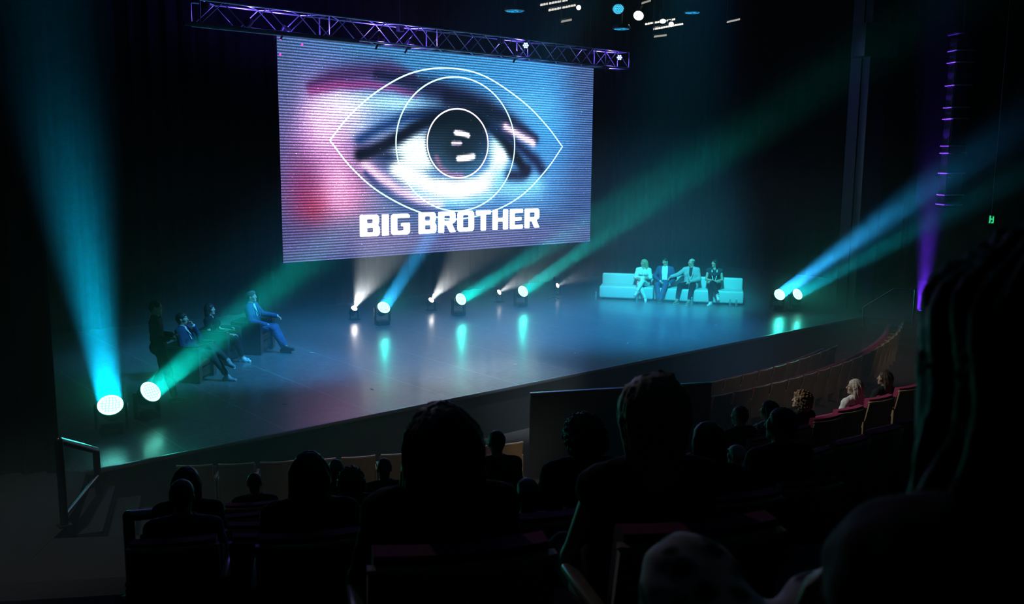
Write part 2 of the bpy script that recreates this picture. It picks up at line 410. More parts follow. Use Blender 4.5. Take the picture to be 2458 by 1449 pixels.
ul = me.uv_layers.new(name='UVMap')
for i, c in enumerate(((0, 0), (1, 0), (1, 1), (0, 1))): ul.data[i].uv = c
link('display', me, screen_material(), led)
MB().box((0, .09, SH / 2), (SW + .02, .16, SH + .02), bev=.01).build('cabinet', black, led)
def ribbon(pts, wd, y, closed):
    """flat bright line on the display"""
    P = [Vector((p[0] - hw, p[1])) for p in pts]; n = len(P); mb = MB(); prev = []
    for i, p in enumerate(P):
        a = P[(i - 1) % n] if closed or i else p; b = P[(i + 1) % n] if closed or i < n - 1 else p
        t = (b - a).normalized(); nn = Vector((-t.y, t.x)) * wd / 2
        prev.append((mb.bm.verts.new((p.x + nn.x, y, p.y + nn.y)), mb.bm.verts.new((p.x - nn.x, y, p.y - nn.y))))
    for i in range(n if closed else n - 1):
        a, b = prev[i], prev[(i + 1) % n]; mb.bm.faces.new((a[0], a[1], b[1], b[0]))
    return mb
def spline(pts, n=14):
    P = [np.array(sm(*p)) for p in pts]; P = [2 * P[0] - P[1]] + P + [2 * P[-1] - P[-2]]; out = []
    for i in range(1, len(P) - 2):
        for k in range(n):
            t = k / n; a, b, c, d = P[i - 1:i + 3]
            out.append(.5 * ((2 * b) + (c - a) * t + (2 * a - 5 * b + 4 * c - d) * t * t + (3 * b - 3 * c + d - a) * t ** 3))
    out.append(P[-2]); return out
cyan_line = glow('screen_line', (.50, .95, .92), 2.0)
top = spline([(366, 668), (480, 525), (640, 385), (840, 278), (1050, 250), (1260, 295), (1480, 440), (1620, 580), (1714, 705)])
bot = spline([(1714, 705), (1620, 840), (1480, 985), (1310, 1078), (1090, 1125), (870, 1078), (650, 965), (490, 825), (366, 668)])
ribbon(top + bot[1:-1], .041, -.004, True).build('eye_outline', cyan_line, led)
def ring(l, r, t, b, wd, nm, mt):
    (x0, z0), (x1, z1), (x2, z2), (x3, z3) = sm(*l), sm(*r), sm(*t), sm(*b)
    c = ((x0 + x1) / 2, (z2 + z3) / 2); a, bb = (x1 - x0) / 2, (z2 - z3) / 2
    ribbon([(c[0] + a * math.cos(q), c[1] + bb * math.sin(q)) for q in [2 * PI * i / 96 for i in range(96)]], wd, -.005, True).build(nm, mt, led)
ring((749, 680), (1437, 700), (1090, 300), (1095, 1078), .041, 'outer_ring', cyan_line)
ring((930, 680), (1283, 690), (1104, 485), (1108, 886), .041, 'inner_ring', glow('screen_ring', (.95, .80, .85), 2.0))
# block lettering
def rpoly(pts, r=.10):
    out = []; n = len(pts)
    for i in range(n):
        p, a, b = Vector(pts[i]), Vector(pts[i - 1]), Vector(pts[(i + 1) % n])
        da, db = (a - p), (b - p); k = min(r, da.length * .4, db.length * .4)
        s, e = p + da.normalized() * k, p + db.normalized() * k
        out += [s, (s + e + 2 * p) / 4, e]
    return out
s = .30
GL = {  # outlines in a 1 x 1 box, holes after the first outline
 'B': (1, [[(0, 0), (.92, 0), (1, .12), (1, .40), (.9, .52), (.97, .62), (.97, .9), (.88, 1), (0, 1)], [(.36, .19), (.66, .19), (.66, .39), (.36, .39)], [(.36, .61), (.64, .61), (.64, .81), (.36, .81)]]),
 'I': (.36, [[(0, 0), (1, 0), (1, 1), (0, 1)]]),
 'G': (1, [[(.1, 0), (.9, 0), (1, .1), (1, .56), (.52, .56), (.52, .40), (.66, .40), (.66, .2), (.34, .2), (.34, .8), (1, .8), (1, .9), (.9, 1), (.1, 1), (0, .9), (0, .1)]]),
 'R': (1, [[(0, 0), (.34, 0), (.34, .36), (.46, .36), (.66, 0), (1.02, 0), (.8, .4), (1, .5), (1, .9), (.9, 1), (0, 1)], [(.35, .56), (.67, .56), (.67, .80), (.35, .80)]]),
 'O': (1, [[(.1, 0), (.9, 0), (1, .1), (1, .9), (.9, 1), (.1, 1), (0, .9), (0, .1)], [(.34, .2), (.66, .2), (.66, .8), (.34, .8)]]),
 'T': (.92, [[(.32, 0), (.68, 0), (.68, .78), (1, .78), (1, 1), (0, 1), (0, .78), (.32, .78)]]),
 'H': (1, [[(0, 0), (.34, 0), (.34, .40), (.66, .40), (.66, 0), (1, 0), (1, 1), (.66, 1), (.66, .60), (.34, .60), (.34, 1), (0, 1)]]),
 'E': (.86, [[(0, 0), (1, 0), (1, .2), (.38, .2), (.38, .41), (.9, .41), (.9, .59), (.38, .59), (.38, .8), (1, .8), (1, 1), (0, 1)]])}
def word(mb, txt, x0, x1, z0, z1):
    gap = .10; tot = sum(GL[c][0] for c in txt) + gap * (len(txt) - 1); k = (x1 - x0) / tot; x = x0
    for c in txt:
        w, polys = GL[c]
        loops = [[Vector((x + q.x * w * k - hw, 0, z0 + q.y * (z1 - z0))) for q in rpoly(p, .05)] for p in polys]
        flat = [v for l in loops for v in l]
        bv = [mb.bm.verts.new((v.x, -.008, v.z)) for v in flat]
        for t in tessellate_polygon(loops):
            try: mb.bm.faces.new([bv[i] for i in t])
            except ValueError: pass
        x += (w + gap) * k
z0, z1 = sm(700, 1219)[1], sm(700, 1096)[1]
mb = MB(); word(mb, 'BIG', sm(539, 1170)[0], sm(830, 1160)[0], z0, z1)
zb0, zb1 = sm(1200, 1195)[1], sm(1200, 1072)[1]
word(mb, 'BROTHER', sm(879, 1150)[0], sm(1580, 1120)[0], (z0 + zb0) / 2, (z1 + zb1) / 2)
mb.build('lettering', glow('screen_white', (1, 1, 1), 2.6), led)
# ------------------------------------------------------------------ truss over the screen
def rot_to(d): return Vector(d).to_track_quat('Z', 'Y').to_matrix()
TY, TD = 21.4, .52
_k = TY / 18.75; TX0, TX1, TZ0, TZ1 = ony(480, 30, TY)[0], ony(1510, 140, TY)[0], 4.2 + 2.69 * _k, 4.2 + 3.16 * _k
truss = thing('lighting_truss', 'long aluminium box truss hanging above the LED screen in violet light', 'truss', (TX0, TY, TZ0))
L = TX1 - TX0; hh = TZ1 - TZ0
for y, z in ((0, 0), (0, hh), (TD, 0), (TD, hh)):
    MB().tube((0, y, z), (L, y, z), .026).build('chord', alu, truss)
nb = 26; st = L / nb
def braces(face):
    mb = MB()
    for i in range(nb):
        a, b = i * st, (i + 1) * st; f = i % 2
        if face in ('front', 'back'):
            y = 0 if face == 'front' else TD
            mb.tube((a, y, hh if f else 0), (b, y, 0 if f else hh), .0125, n=8)
        else:
            z = 0 if face == 'bottom' else hh
            mb.tube((a, TD if f else 0, z), (b, 0 if f else TD, z), .0125, n=8)
    return mb
for fc in ('front', 'back', 'top', 'bottom'): braces(fc).build('lattice', alu, truss)
for k in (0, 6, 12, 18, 24, 26):
    x = min(k * st, L); mb = MB()
    for y in (0, TD): mb.tube((x, y, 0), (x, y, hh), .018, n=8)
    for z in (0, hh): mb.tube((x, 0, z), (x, TD, z), .018, n=8)
    mb.build('end_frame', alu, truss)
MB().box((1.9, -.02, -.03), (4.6, .12, .10), bev=.01).build('cable_tray', mat('grey_tray', (.10, .12, .14), .5), truss)
for i, px in enumerate((505, 973, 1216, 1432)):
    x = ony(px, 40, TY)[0]
    MB().tube((x - TX0, TD / 2, hh - .05), (x - TX0, TD / 2, 3.3), .012).build('hoist_chain', blackmetal, truss)
    MB().box((x - TX0, TD / 2, hh - .06), (.16, .18, .2), bev=.02).build('hoist_hook', blackmetal, truss)
# violet LED cans sitting inside the truss
vio_face = led_face('violet_led', (.16, .12, 1.), 5., 16)
def truss_can(px, py, label, face_cam):
    p = ony(px, py, TY - .02 if face_cam else TY + TD / 2)
    t = thing('led_par_can', label, 'stage light', p, 0, 'violet cans on the truss' if not face_cam else None)
    d = (Vector((0, 0, CAMZ)) - Vector(p)).normalized() if face_cam else Vector((.35, -.2, .75)).normalized()
    M = rot_to(d).to_4x4()
    MB().lathe([(.02, -.2), (.07, -.19), (.10, -.12), (.105, 0), (.112, .0), (.112, .02), (.098, .02), (.096, .004)], M).build('housing', blackmetal, t)
    q = MB()
    if face_cam:
        for i in range(7):
            a = i * PI / 3; rr = 0 if i == 6 else .062
            q.tube(M @ Vector((rr * math.cos(a), rr * math.sin(a), .0)), M @ Vector((rr * math.cos(a), rr * math.sin(a), .014)), .027)
        q.build('lens_cluster', glow('blue_white_led', (.30, .42, 1.), 4.), t)
    else:
        q.tube(M @ Vector((0, 0, .0)), M @ Vector((0, 0, .012)), .094, n=24); q.build('lens', vio_face, t)
    mb = MB(); mb.box(M @ Vector((0, 0, -.25)), (.05, .05, .16), rot=rot_to(d)).build('clamp', blackmetal, t)
    return t, p, d
for i, (px, py) in enumerate(((600, 47), (688, 66), (915, 92), (985, 102), (1244, 127), (1464, 150))):
    od = ['first', 'second', 'third', 'fourth', 'fifth', 'sixth', 'seventh', 'eighth'][i]
    t, p, d = truss_can(px, py, od + ' upward violet can inside the truss counted from its free end above empty stage', False)
    lamp('POINT', 'violet_glow', Vector(p) + d * .10, None, 60, (.16, .09, 1.), t, shadow_soft_size=.05)
truss_can(1262, 109, 'round blue LED can facing the audience, at the middle of the truss', True)
truss_can(1487, 138, 'round blue LED can facing the audience, at the far end of the truss', True)

# ------------------------------------------------------------------ moving heads standing on the stage
green_face = led_face('green_white_led', (.17, 1., .76), 7., 9.5)
green_rim = glow('green_rim', (.17, 1., .78), 8.)
LENS_W = 14.
def moving_head(px, py, gz, r, label, aimpx, th, bcol, bpow, spread):
    h = .46
    # put the lens centre on the sight line at height h above the stage floor
    c = onz(px, py, h)
    tgt = aim(c, aimpx[0], aimpx[1], th); d = Vector(tgt - c).normalized()
    t = thing('moving_head_light', label, 'stage light', (c[0], c[1], 0), math.atan2(d.y, d.x) - PI / 2, 'green washlights on the stage floor')
    Rm = Matrix.Rotation(-(math.atan2(d.y, d.x) - PI / 2), 3, 'Z'); dl = Rm @ d
    M = Matrix.Translation(Vector((0, 0, h))) @ rot_to(dl).to_4x4()
    MB().box((0, -dl.y * .12, .06), (.34, .26, .12), bev=.025).build('base', black, t)
    for sx in (-1, 1):
        MB().box((sx * (r + .035), -dl.y * .12, .27), (.04, .10, .38), bev=.012).build('yoke_arm', black, t)
    hd = MB().lathe([(.05, -.26), (r * .7, -.24), (r * .9, -.14), (r, -.05), (r * 1.06, -.03), (r * 1.06, .0), (r, .002)], M, 32).build('head', black, t)
    MB().lathe([(r * .86, .002), (r * .86, .014), (r, .014), (r, .002)], M, 40)
    q = MB(); n = 40
    for k in range(n):
        a, b = 2 * PI * k / n, 2 * PI * (k + 1) / n
        v = [q.bm.verts.new(M @ Vector((rr * math.cos(x), rr * math.sin(x), z))) for rr, x, z in ((r * .80, a, .016), (r, a, .010), (r, b, .010), (r * .80, b, .016))]
        q.bm.faces.new(v)
    bmesh.ops.remove_doubles(q.bm, verts=q.bm.verts, dist=1e-5)
    q.build('lens_rim', green_rim, hd)
    q = MB(); bmesh.ops.create_circle(q.bm, cap_ends=True, segments=32, radius=r * .80, matrix=Matrix.Translation((0, 0, 0)))
    lo = q.build('lens', green_face, hd); lo.matrix_local = M @ Matrix.Translation((0, 0, .012))
    lamp('AREA', 'beam', Vector(c) + d * .03, tgt, bpow, bcol, t, shape='DISK', size=2 * r * .95, spread=R(spread))
    lamp('AREA', 'lens_light', Vector(c) + d * .032, Vector(c) + d, LENS_W, (.012, 1., .72), t, shape='DISK', size=.09, spread=R(120))
    return t
BC = (.0, .40, .72); BT = (.0, .55, .50)
moving_head(265, 972, 0, .185, 'glowing green-white moving head, nearest of all the floor lights, throwing the tall blue beam', (105, 0), 36, BC, 300, 11)
moving_head(361, 940, 0, .175, 'glowing green-white moving head between the nearest floor light and the first armchair', (640, 705), 42, BT, 110, 8)
moving_head(921, 738, 0, .165, 'glowing green moving head below the screen, beside the brightest white can', (1010, 600), 38, (.02, .36, .8), 110, 6)
moving_head(1106, 718, 0, .165, 'glowing green moving head below the screen, middle one of three', (1420, 525), 40, BT, 95, 6)
moving_head(1255, 699, 0, .165, 'glowing green moving head below the screen, the one closest to the sofa', (1560, 490), 40, BT, 95, 6)
moving_head(1871, 707, 0, .165, 'glowing green moving head beside the sofa end', (2300, 400), 36, (.02, .36, .8), 260, 7)
moving_head(1914, 706, 0, .165, 'glowing green moving head nearest the column, turned away', (2300, 495), 46, (.0, .36, .5), 75, 7)

# white par cans behind them
white_face = glow('warm_white_lamp', (1., .96, .88), 60.)
def par_can(px, py, label, aimpx, th, pw, ang, r=.085, face=None):
    h = .30; c = onz(px, py, h); tgt = aim(c, aimpx[0], aimpx[1], th); d = Vector(tgt - c).normalized()
    t = thing('par_can', label, 'stage light', (c[0], c[1], 0), 0, 'white floor cans behind the green lights')
    M = Matrix.Translation((0, 0, h)) @ rot_to(d).to_4x4()
    MB().lathe([(.03, -.24), (r * .8, -.22), (r, -.12), (r * 1.05, 0), (r * 1.15, .0), (r * 1.15, .012), (r * .98, .012), (r * .95, -.01)], M).build('housing', black, t)
    MB().box((0, 0, .012), (.26, .22, .024), bev=.008).box((-.12, 0, .15), (.014, .04, .27)).box((.12, 0, .15), (.014, .04, .27)).build('floor_stand', black, t)
    q = MB(); bmesh.ops.create_circle(q.bm, cap_ends=True, segments=24, radius=r * .93, matrix=M @ Matrix.Translation((0, 0, .004))); q.build('lens', face or white_face, t)
    lamp('SPOT', 'beam', Vector(c) + d * .03, tgt, pw, (.90, .97, 1.), t, spot_size=R(ang), spot_blend=.75, shadow_soft_size=.03)
par_can(850, 740, 'small white floor can under the near lower corner of the screen', (905, 620), 48, 4800, 44)
par_can(1035, 720, 'small white floor can between two green lights', (1130, 600), 48, 3300, 36, face=glow('warm_white_lamp_b', (1., .96, .88), 25.))
par_can(1198, 701, 'small white floor can just before the third green light', (1300, 640), 52, 1100, 34, face=glow('warm_white_lamp_c', (1., .92, .80), 6.))
par_can(1338, 685, 'small dim white floor can standing alone between the lights and the sofa', (1480, 620), 52, 300, 34, face=glow('warm_white_lamp_d', (1., .92, .80), 2.5))
# low tripod stand beside the last can
p = onz(1330, 720, 0); t = thing('microphone_stand', 'small dark tripod stand on the floor below the dim white can', 'stand', p)
MB().tube((0, 0, .05), (0, 0, .62), .012).build('pole', blackmetal, t)
for k in range(3): MB().tube((0, 0, .1), (.24 * math.cos(k * 2.1), .24 * math.sin(k * 2.1), .012), .011).build('leg', blackmetal, t)
MB().lathe([(.02, .60), (.03, .64), (.03, .70), (.015, .72)]).build('clip', blackmetal, t)

# ------------------------------------------------------------------ armchairs
def facing(az): return -R(az)                 # azimuth clockwise from +Y -> rotation of a thing that faces +Y
ARM_W, ARM_D, ARM_H, SEAT_H = .80, .74, .70, .40
def armchair():
    t = thing('armchair', 'x', 'armchair', (0, 0, 0), 0, 'dark club armchairs on the stage')
    w, d, hgt, th = ARM_W, ARM_D, ARM_H, .13
    o, i = w / 2, w / 2 - th                   # U-shaped shell, front open
    pts = [(-o, d / 2), (-o, -d / 2 + .16), (-o + .05, -d / 2 + .05), (-o + .16, -d / 2), (o - .16, -d / 2), (o - .05, -d / 2 + .05), (o, -d / 2 + .16), (o, d / 2),
           (i, d / 2), (i, -d / 2 + th + .06), (i - .06, -d / 2 + th), (-i + .06, -d / 2 + th), (-i, -d / 2 + th + .06), (-i, d / 2)]
    mb = MB().prism(pts, .03, hgt)
    bmesh.ops.bevel(mb.bm, geom=[e for e in mb.bm.edges if e.verts[0].co.z > hgt - .01 and e.verts[1].co.z > hgt - .01], offset=.02, segments=3, affect='EDGES')
    mb.build('shell', leather, t)
    MB().box((0, .05, .34), (2 * i - .01, d - th - .06, .15), bev=.045, seg=3).build('seat_cushion', leather, t)
    MB().box((0, .055, .16), (2 * i - .01, d - th - .08, .18), bev=.03).build('seat_base', leather, t)
    for x in (-.3, .3):
        for y in (-.3, .3): MB().tube((x, y, 0), (x, y, .05), .022).build('foot', blackmetal, t)
    return t
CH = []
base = armchair()
specs = [((480, 922), (523, 904), 135, 'dark leather club armchair nearest the audience, its occupant in sneakers'),
         ((548, 878), (593, 855), 135, 'dark leather club armchair in the middle of the three'),
         ((627, 853), (683, 832), 138, 'dark leather club armchair farthest from the audience, under the man in blue suit')]
for k, (a, b, az, lb) in enumerate(specs):
    t = base if k == 0 else copy_tree(base)
    p = onz(*a); rz = facing(az)
    # near front corner of the chair (its own right side, x>0) sits at p
    off = Matrix.Rotation(rz, 3, 'Z') @ Vector((ARM_W / 2, ARM_D / 2, 0))
    t.location = (p[0] - off.x, p[1] - off.y, 0); t.rotation_euler = (0, 0, rz); t['label'] = lb; CH.append(t)

# ------------------------------------------------------------------ modular sofa
SP = [onz(1437, 718), onz(1568, 723), onz(1662, 729), onz(1785, 734)]
SOFA = []
for k, lb in enumerate(('left-hand white sofa section with a bare end, under the long-haired blonde woman', 'middle white sofa section between the two others', 'white sofa section at the column end, under the dark-haired woman')):
    a, b = SP[k], SP[k + 1]; d = b - a; Ls = float(np.hypot(d[0], d[1])) - .02; ax = math.atan2(d[1], d[0])
    rz = ax + PI                              # faces the audience side
    mid = (a + b) / 2
    t = thing('sofa_section', lb, 'sofa', (mid[0], mid[1], 0), rz, 'white modular sofa sections')
    f = Vector((0, 1, 0))
    dep, sh, bh = .68, .42, .74
    MB().box((0, -dep / 2, (sh + .05) / 2), (Ls, dep, sh - .05), bev=.05, seg=4).build('seat', white_leather, t)
    MB().box((0, -dep - .08, (bh + .05) / 2), (Ls - .04, .2, bh - .05), bev=.05, seg=4).build('backrest', white_leather, t)
    for x in (-Ls / 2 + .12, Ls / 2 - .12):
        for y in (-.1, -dep + .05): MB().tube((x, y, 0), (x, y, .07), .025).build('foot', blackmetal, t)
    SOFA.append((t, Ls, rz))
def sofa_point(px, py, back=0.):
    return onz(px, py, 0)
# water bottles on the floor
clear = mat('clear_plastic', (.75, .85, .9), .12); clear.node_tree.nodes['Principled BSDF'].inputs['Transmission Weight'].default_value = .75
def bottle(px, py, lb):
    t = thing('water_bottle', lb, 'bottle', onz(px, py), 0, 'water bottles around the sofa')
    MB().lathe([(.030, 0), (.033, .01), (.033, .15), (.028, .17), (.014, .21), (.013, .225)]).build('body', clear, t)
    MB().lathe([(.016, .222), (.016, .245), (.012, .25)]).build('cap', mat('white_cap', (.8, .8, .8), .4), t)
bottle(1430, 719, 'water bottle on the floor at the bare end of the sofa')
bottle(1528, 724, 'water bottle by the feet of the blonde woman')
bottle(1660, 733, 'water bottle by the boots of the bald man')
bottle(1752, 735, 'water bottle before the column end of the sofa, the one nearer the seated woman')
bottle(1767, 736, 'water bottle before the column end of the sofa, the outer one')
# bits of marking tape
tape = mat('white_tape', (.8, .82, .85), .5)
for i, (px, py, lb) in enumerate(((1718, 780, 'between the sofa and the stage edge'), (1506, 823, 'midway before the sofa'), (1380, 847, 'near the bright part of the stage edge'), (893, 934, 'on the seam before the first green light'), (684, 970, 'near the pinkish part of the stage'), (749, 846, 'beside the farthest armchair'), (1237, 874, 'ahead of the middle green light'))):
    o = MB().box((0, 0, .002), (.09, .03, .003), rz=.5 * i).build('floor_tape', tape); o.location = tuple(onz(px, py)); tag(o, 'tiny white tape mark on the stage floor ' + lb, 'tape', 'tape marks on the stage')

# ------------------------------------------------------------------ lamps and bars under the ceiling
def hang(t, top): MB().tube((0, 0, .1), (0, 0, top), .012).build('drop_rod', blackmetal, t)
cy_face = led_face('cyan_led', (.02, .42, .85), 1.3, 8)
for px, py, y, lb in ((1235, 26, 17, 'flat cyan ceiling washlight above the middle of the truss'), (1492, 69, 17, 'flat cyan ceiling washlight just over the truss end'), (1662, 30, 17, 'flat cyan ceiling washlight, the one far from the truss')):
    p = ony(px, py, y); t = thing('ceiling_washlight', lb, 'stage light', p, 0, 'cyan washlights under the ceiling')
    MB().lathe([(.08, .12), (.2, .10), (.235, .03), (.235, 0), (.21, -.004)]).build('housing', blackmetal, t)
    q = MB(); bmesh.ops.create_circle(q.bm, cap_ends=True, segments=32, radius=.2, matrix=Matrix.Translation((0, 0, -.012))); q.build('lens', cy_face, t); hang(t, 3.2)
def spot_fixture(px, py, y, r, label, d, face):
    p = ony(px, py, y); t = thing('ceiling_spotlight', label, 'stage light', p, 0, 'spotlights under the ceiling'); d = Vector(d).normalized(); M = rot_to(d).to_4x4()
    MB().lathe([(.03, -.36), (r * .8, -.34), (r, -.2), (r * 1.05, -.01), (r * 1.1, -.01), (r * 1.1, .01), (r * .98, .01)], M).build('housing', blackmetal, t)
    q = MB(); bmesh.ops.create_circle(q.bm, cap_ends=True, segments=24, radius=r * .95, matrix=M @ Matrix.Translation((0, 0, .014))); q.build('lens', face, t); hang(t, 3.2); return t, Vector(p), d
wf = glow('white_spot', (1., .97, .92), 6.); wf2 = glow('white_spot_soft', (1., .97, .92), 2.)
spot_fixture(1533, 37, 17, .14, 'white ceiling spotlight seen as a bright oval, between the two cyan lamps', (-.55, -.3, -.45), wf)
spot_fixture(1611, 58, 17, .07, 'small white ceiling lamp resting against the bright lamp bar', (-.6, -.7, -.3), wf)
spot_fixture(1389, 18, 17, .06, 'small white ceiling lamp at the end of the upper lamp bar', (-.6, -.7, -.3), wf)
spot_fixture(1484, 21, 17, .15, 'cyan ceiling spotlight pointing down beside the oval white one', (-.5, -.5, -.6), led_face('cyan_led_small', (.05, .55, .9), 1.6, 12))
spot_fixture(1591, 50, 17, .09, 'white ceiling lamp with a bright angled bracket above the lamp bar', (-.3, -.3, -.6), wf2)
def lamp_bar(px0, py0, px1, py1, y, rows, label, s):
    a, b = ony(px0, py0, y), ony(px1, py1, y + .6); t = thing('lamp_bar', label, 'stage light', a, 0, 'bars of small lamps under the ceiling'); d = Vector(b - a); n = max(5, int(d.length / .16))
    for rr in range(rows):
        o = Vector((0, .3 * rr, .16 * rr))
        MB().box(d / 2 + o + Vector((0, .03, .035)), (d.length, .05, .05), rot=d.to_track_quat('X', 'Z').to_matrix()).build('rail', blackmetal, t)
        q = MB()
        for k in range(n): q.box(o + d * (k + .5) / n, (d.length / n * .6, .03, .05), rot=d.to_track_quat('X', 'Z').to_matrix(), bev=.006)
        q.build('lamp_row', glow('bar_lamp_%g' % s, (1., .95, .86), s), t)
    hang(t, 3.0)
lamp_bar(1316, 25, 1382, 12, 17, 2, 'double bar of white lamps above the middle of the truss', .75)
lamp_bar(1568, 70, 1640, 57, 17, 2, 'double bar of white lamps beside the cyan lamp near the truss end', 1.0)
lamp_bar(1347, 52, 1372, 47, 17, 1, 'short dim bar of lamps over the truss', .3)
lamp_bar(1570, 88, 1600, 84, 17, 1, 'short dim bar of lamps below the double bar', .35)
lamp_bar(1745, 53, 1776, 46, 17, 1, 'short dim bar of lamps farthest towards the column', .4)
lamp_bar(1540, 8, 1562, 1, 17, 1, 'short dim bar of lamps at the very top above the oval spotlight', .3)

# washes that come from the ceiling rig
def rig(loc, tgt, power, col, ang, blend=.6, soft=.15, nm='wash'):
    lamp('SPOT', nm, loc, tgt, power, col, None, spot_size=R(ang), spot_blend=blend, shadow_soft_size=soft)
rig((12, 9.5, 9.6), (8.0, 17.4, .5), 9000, (.05, .48, 1.), 22, .6, .5)                     # armchairs
rig((14.5, 12.0, 9.8), (21.5, 17.6, .5), 15500, (.03, .66, .76), 25, .6, .5)               # sofa
rig((13, 13.5, 10.2), (11.5, 17.6, 0), 7500, (.02, .40, 1.), 50, .9)              # stage floor
rig((18, 13.5, 10.2), (17.5, 16.2, 0), 11500, (.02, .40, 1.), 50, .9)

# ------------------------------------------------------------------ right-hand side of the hall
AP = atd(2278, 492, 28.6)
pp = onz(2212, 745, .1)
t = thing('uplighter', 'small violet uplighter on the floor behind the handrail', 'stage light', (pp[0], pp[1], 0), 0)
MB().box((0, 0, .05), (.24, .2, .1), bev=.02).build('housing', black, t)
q = MB(); bmesh.ops.create_circle(q.bm, cap_ends=True, segments=20, radius=.08, matrix=Matrix.Translation((0, 0, .102))); q.build('lens', glow('violet_lens', (.16, .03, 1.), 5.), t)
lamp('AREA', 'violet_beam', (pp[0], pp[1], .13), (pp[0] + .02, pp[1] - .05, 6), 110, (.14, .02, 1.), t, shape='DISK', size=.24, spread=R(16))
for k in range(1):
    lamp('SPOT', 'violet_wash', (pp[0], pp[1], .14), (AP[0], AP[1], 6), 420, (.16, .03, 1.), t, spot_size=R(22), spot_blend=.7, shadow_soft_size=.05)
# line array hanging high
AP = atd(2278, 492, 28.6)
t = thing('line_array_speaker', 'tall hanging column of black speaker boxes edged in violet light', 'speaker', (AP[0], AP[1], AP[2]), facing(215))
gap_y = [90, 122, 150, 205, 258, 285, 350, 367, 415, 467, 490]
zs = []
for gy in gap_y:
    u = ony(2278 + (492 - gy) * .08, gy, AP[1]); zs.append(u[2] - AP[2])
arr = mat('array_paint', (.35, .35, .36), .5)
for i in range(len(zs) - 1):
    z1, z0 = zs[i], zs[i + 1]
    bx = MB().box((0, .0, (z0 + z1) / 2), (.5, .34, abs(z1 - z0) - .03), bev=.02).build('speaker_box', black, t)
    MB().box((0, .18, (z0 + z1) / 2), (.44, .02, abs(z1 - z0) - .07), bev=.006).build('grille', mat('grille', (.03, .03, .032), .6), bx)
    MB().box((0, .0, z0), (.56, .44, .035), bev=.006).build('rigging_plate', arr, t)  # plates widened past the boxes to catch the violet light from below
MB().box((0, 0, zs[0] + .1), (.6, .5, .08), bev=.01).tube((0, 0, zs[0] + .1), (0, 0, 7.2), .015).build('rigging_frame', blackmetal, t)
# handrails
def handrail(label, pts, posts, r, lower=None, loc=None, bar2=None):
    t = thing('handrail', label, 'handrail', loc); o = Vector(loc)
    mb = MB()
    for a, b in zip(pts, pts[1:]): mb.tube(Vector(a) - o, Vector(b) - o, r).ball(Vector(b) - o, r, u=12)
    mb.ball(Vector(pts[0]) - o, r, u=12).build('rail', steelp, t)
    for a, b in posts: MB().tube(Vector(a) - o, Vector(b) - o, r).box(Vector(a) - o + Vector((0, 0, .01)), (.14, .14, .02), bev=.004).build('post', steelp, t)
    if bar2: MB().tube(Vector(bar2[0]) - o, Vector(bar2[1]) - o, r * .7).build('lower_rail', steelp, t)
steelp = mat('painted_rail', (.10, .105, .11), .28, metal=.7)
b1 = onz(155, 1262, 0); t1 = (b1[0], b1[1], 1.02); b2 = (3.44, 12.35, -.54); t2 = (3.44, 12.35, .40)
handrail('dark steel handrail beside the near corner of the stage, catching green light', [t1, t2], [((b1[0], b1[1], 0.004), t1), (b2, t2)], .045, loc=(b1[0], b1[1], 0.004), bar2=((b1[0], b1[1], .12), (3.44, 12.35, .06)))
mb1 = (23.4, 10.9, .004); mt1 = (23.4, 10.9, 1.0); mb2 = (23.65, 12.5, -.5); mt2 = (23.65, 12.5, .42)
c1 = onz(2190, 785, 0); c2 = onz(2067, 768, 0)
q1 = (c1[0], c1[1], .004); q2 = (c2[0], c2[1] - .05, -.2)
handrail('thin steel handrail before the violet uplighter', [(q1[0], q1[1], 1.0), (c1[0] * .6 + c2[0] * .4, c1[1] * .6 + c2[1] * .4, .95), (q2[0], q2[1], .36)], [(q1, (q1[0], q1[1], 1.0)), (q2, (q2[0], q2[1], .36))], .022, loc=q1)
h1 = atd(308, 1238, 7.6); h2 = atd(392, 1230, 7.75)
zf = floor_z(h1[0], h1[1])
handrail('dark aisle handrail near the first heads, seen as a bent black bar', [tuple(h1), tuple(h2)], [((h1[0], h1[1], zf), tuple(h1)), ((h2[0], h2[1], floor_z(h2[0], h2[1])), tuple(h2))], .042, loc=(h1[0], h1[1], zf))
# emergency exit sign
ep = atd(2380, 527, 27.); t = thing('exit_sign', 'small green emergency exit sign on the dark side wall', 'sign', ep, facing(232))
MB().box((0, -.03, 0), (.15, .06, .25), bev=.008).build('casing', black, t)
q = MB()
for (x, z, w_, h_) in ((-.04, .0, .026, .16), (.038, .015, .026, .18), (0, .015, .036, .03), (-.015, -.075, .036, .026), (.045, -.068, .022, .036)): q.box((x, .004, z), (w_, .006, h_))
q.build('pictogram', glow('exit_green', (.05, 1., .35), .8), t)
MB().box((0, .001, 0), (.13, .004, .21)).build('panel', glow('exit_panel', (.0, .25, .10), .25), t)
MB().tube((0, -.03, .15), (0, -.03, 7.), .012).build('drop_rod', blackmetal, t)
# black flat case standing in front of the stage
z_t = .54
pa = onz(1273, 943, z_t); pb = onz(1706, 917, z_t)
t = thing('flat_panel_stand', 'large black panel standing before the stage, its top edge catching blue light', 'panel', ((pa[0] + pb[0]) / 2, (pa[1] + pb[1]) / 2, -.9), math.atan2(pb[1] - pa[1], pb[0] - pa[0]))
Lp = float(np.hypot(*(pb - pa)[:2]))
MB().box((0, 0, .73), (Lp, .08, 1.40), bev=.012).build('panel', mat('black_laminate', (.015, .016, .018), .35), t)
MB().box((0, 0, 1.436), (Lp, .09, .012), bev=.003).build('edge_strip', mat('edge_metal', (.3, .32, .35), .25, metal=.9), t)
for x in (-Lp / 2 + .2, Lp / 2 - .2): MB().box((x, 0, .02), (.08, .5, .04), bev=.01).build('foot', blackmetal, t)
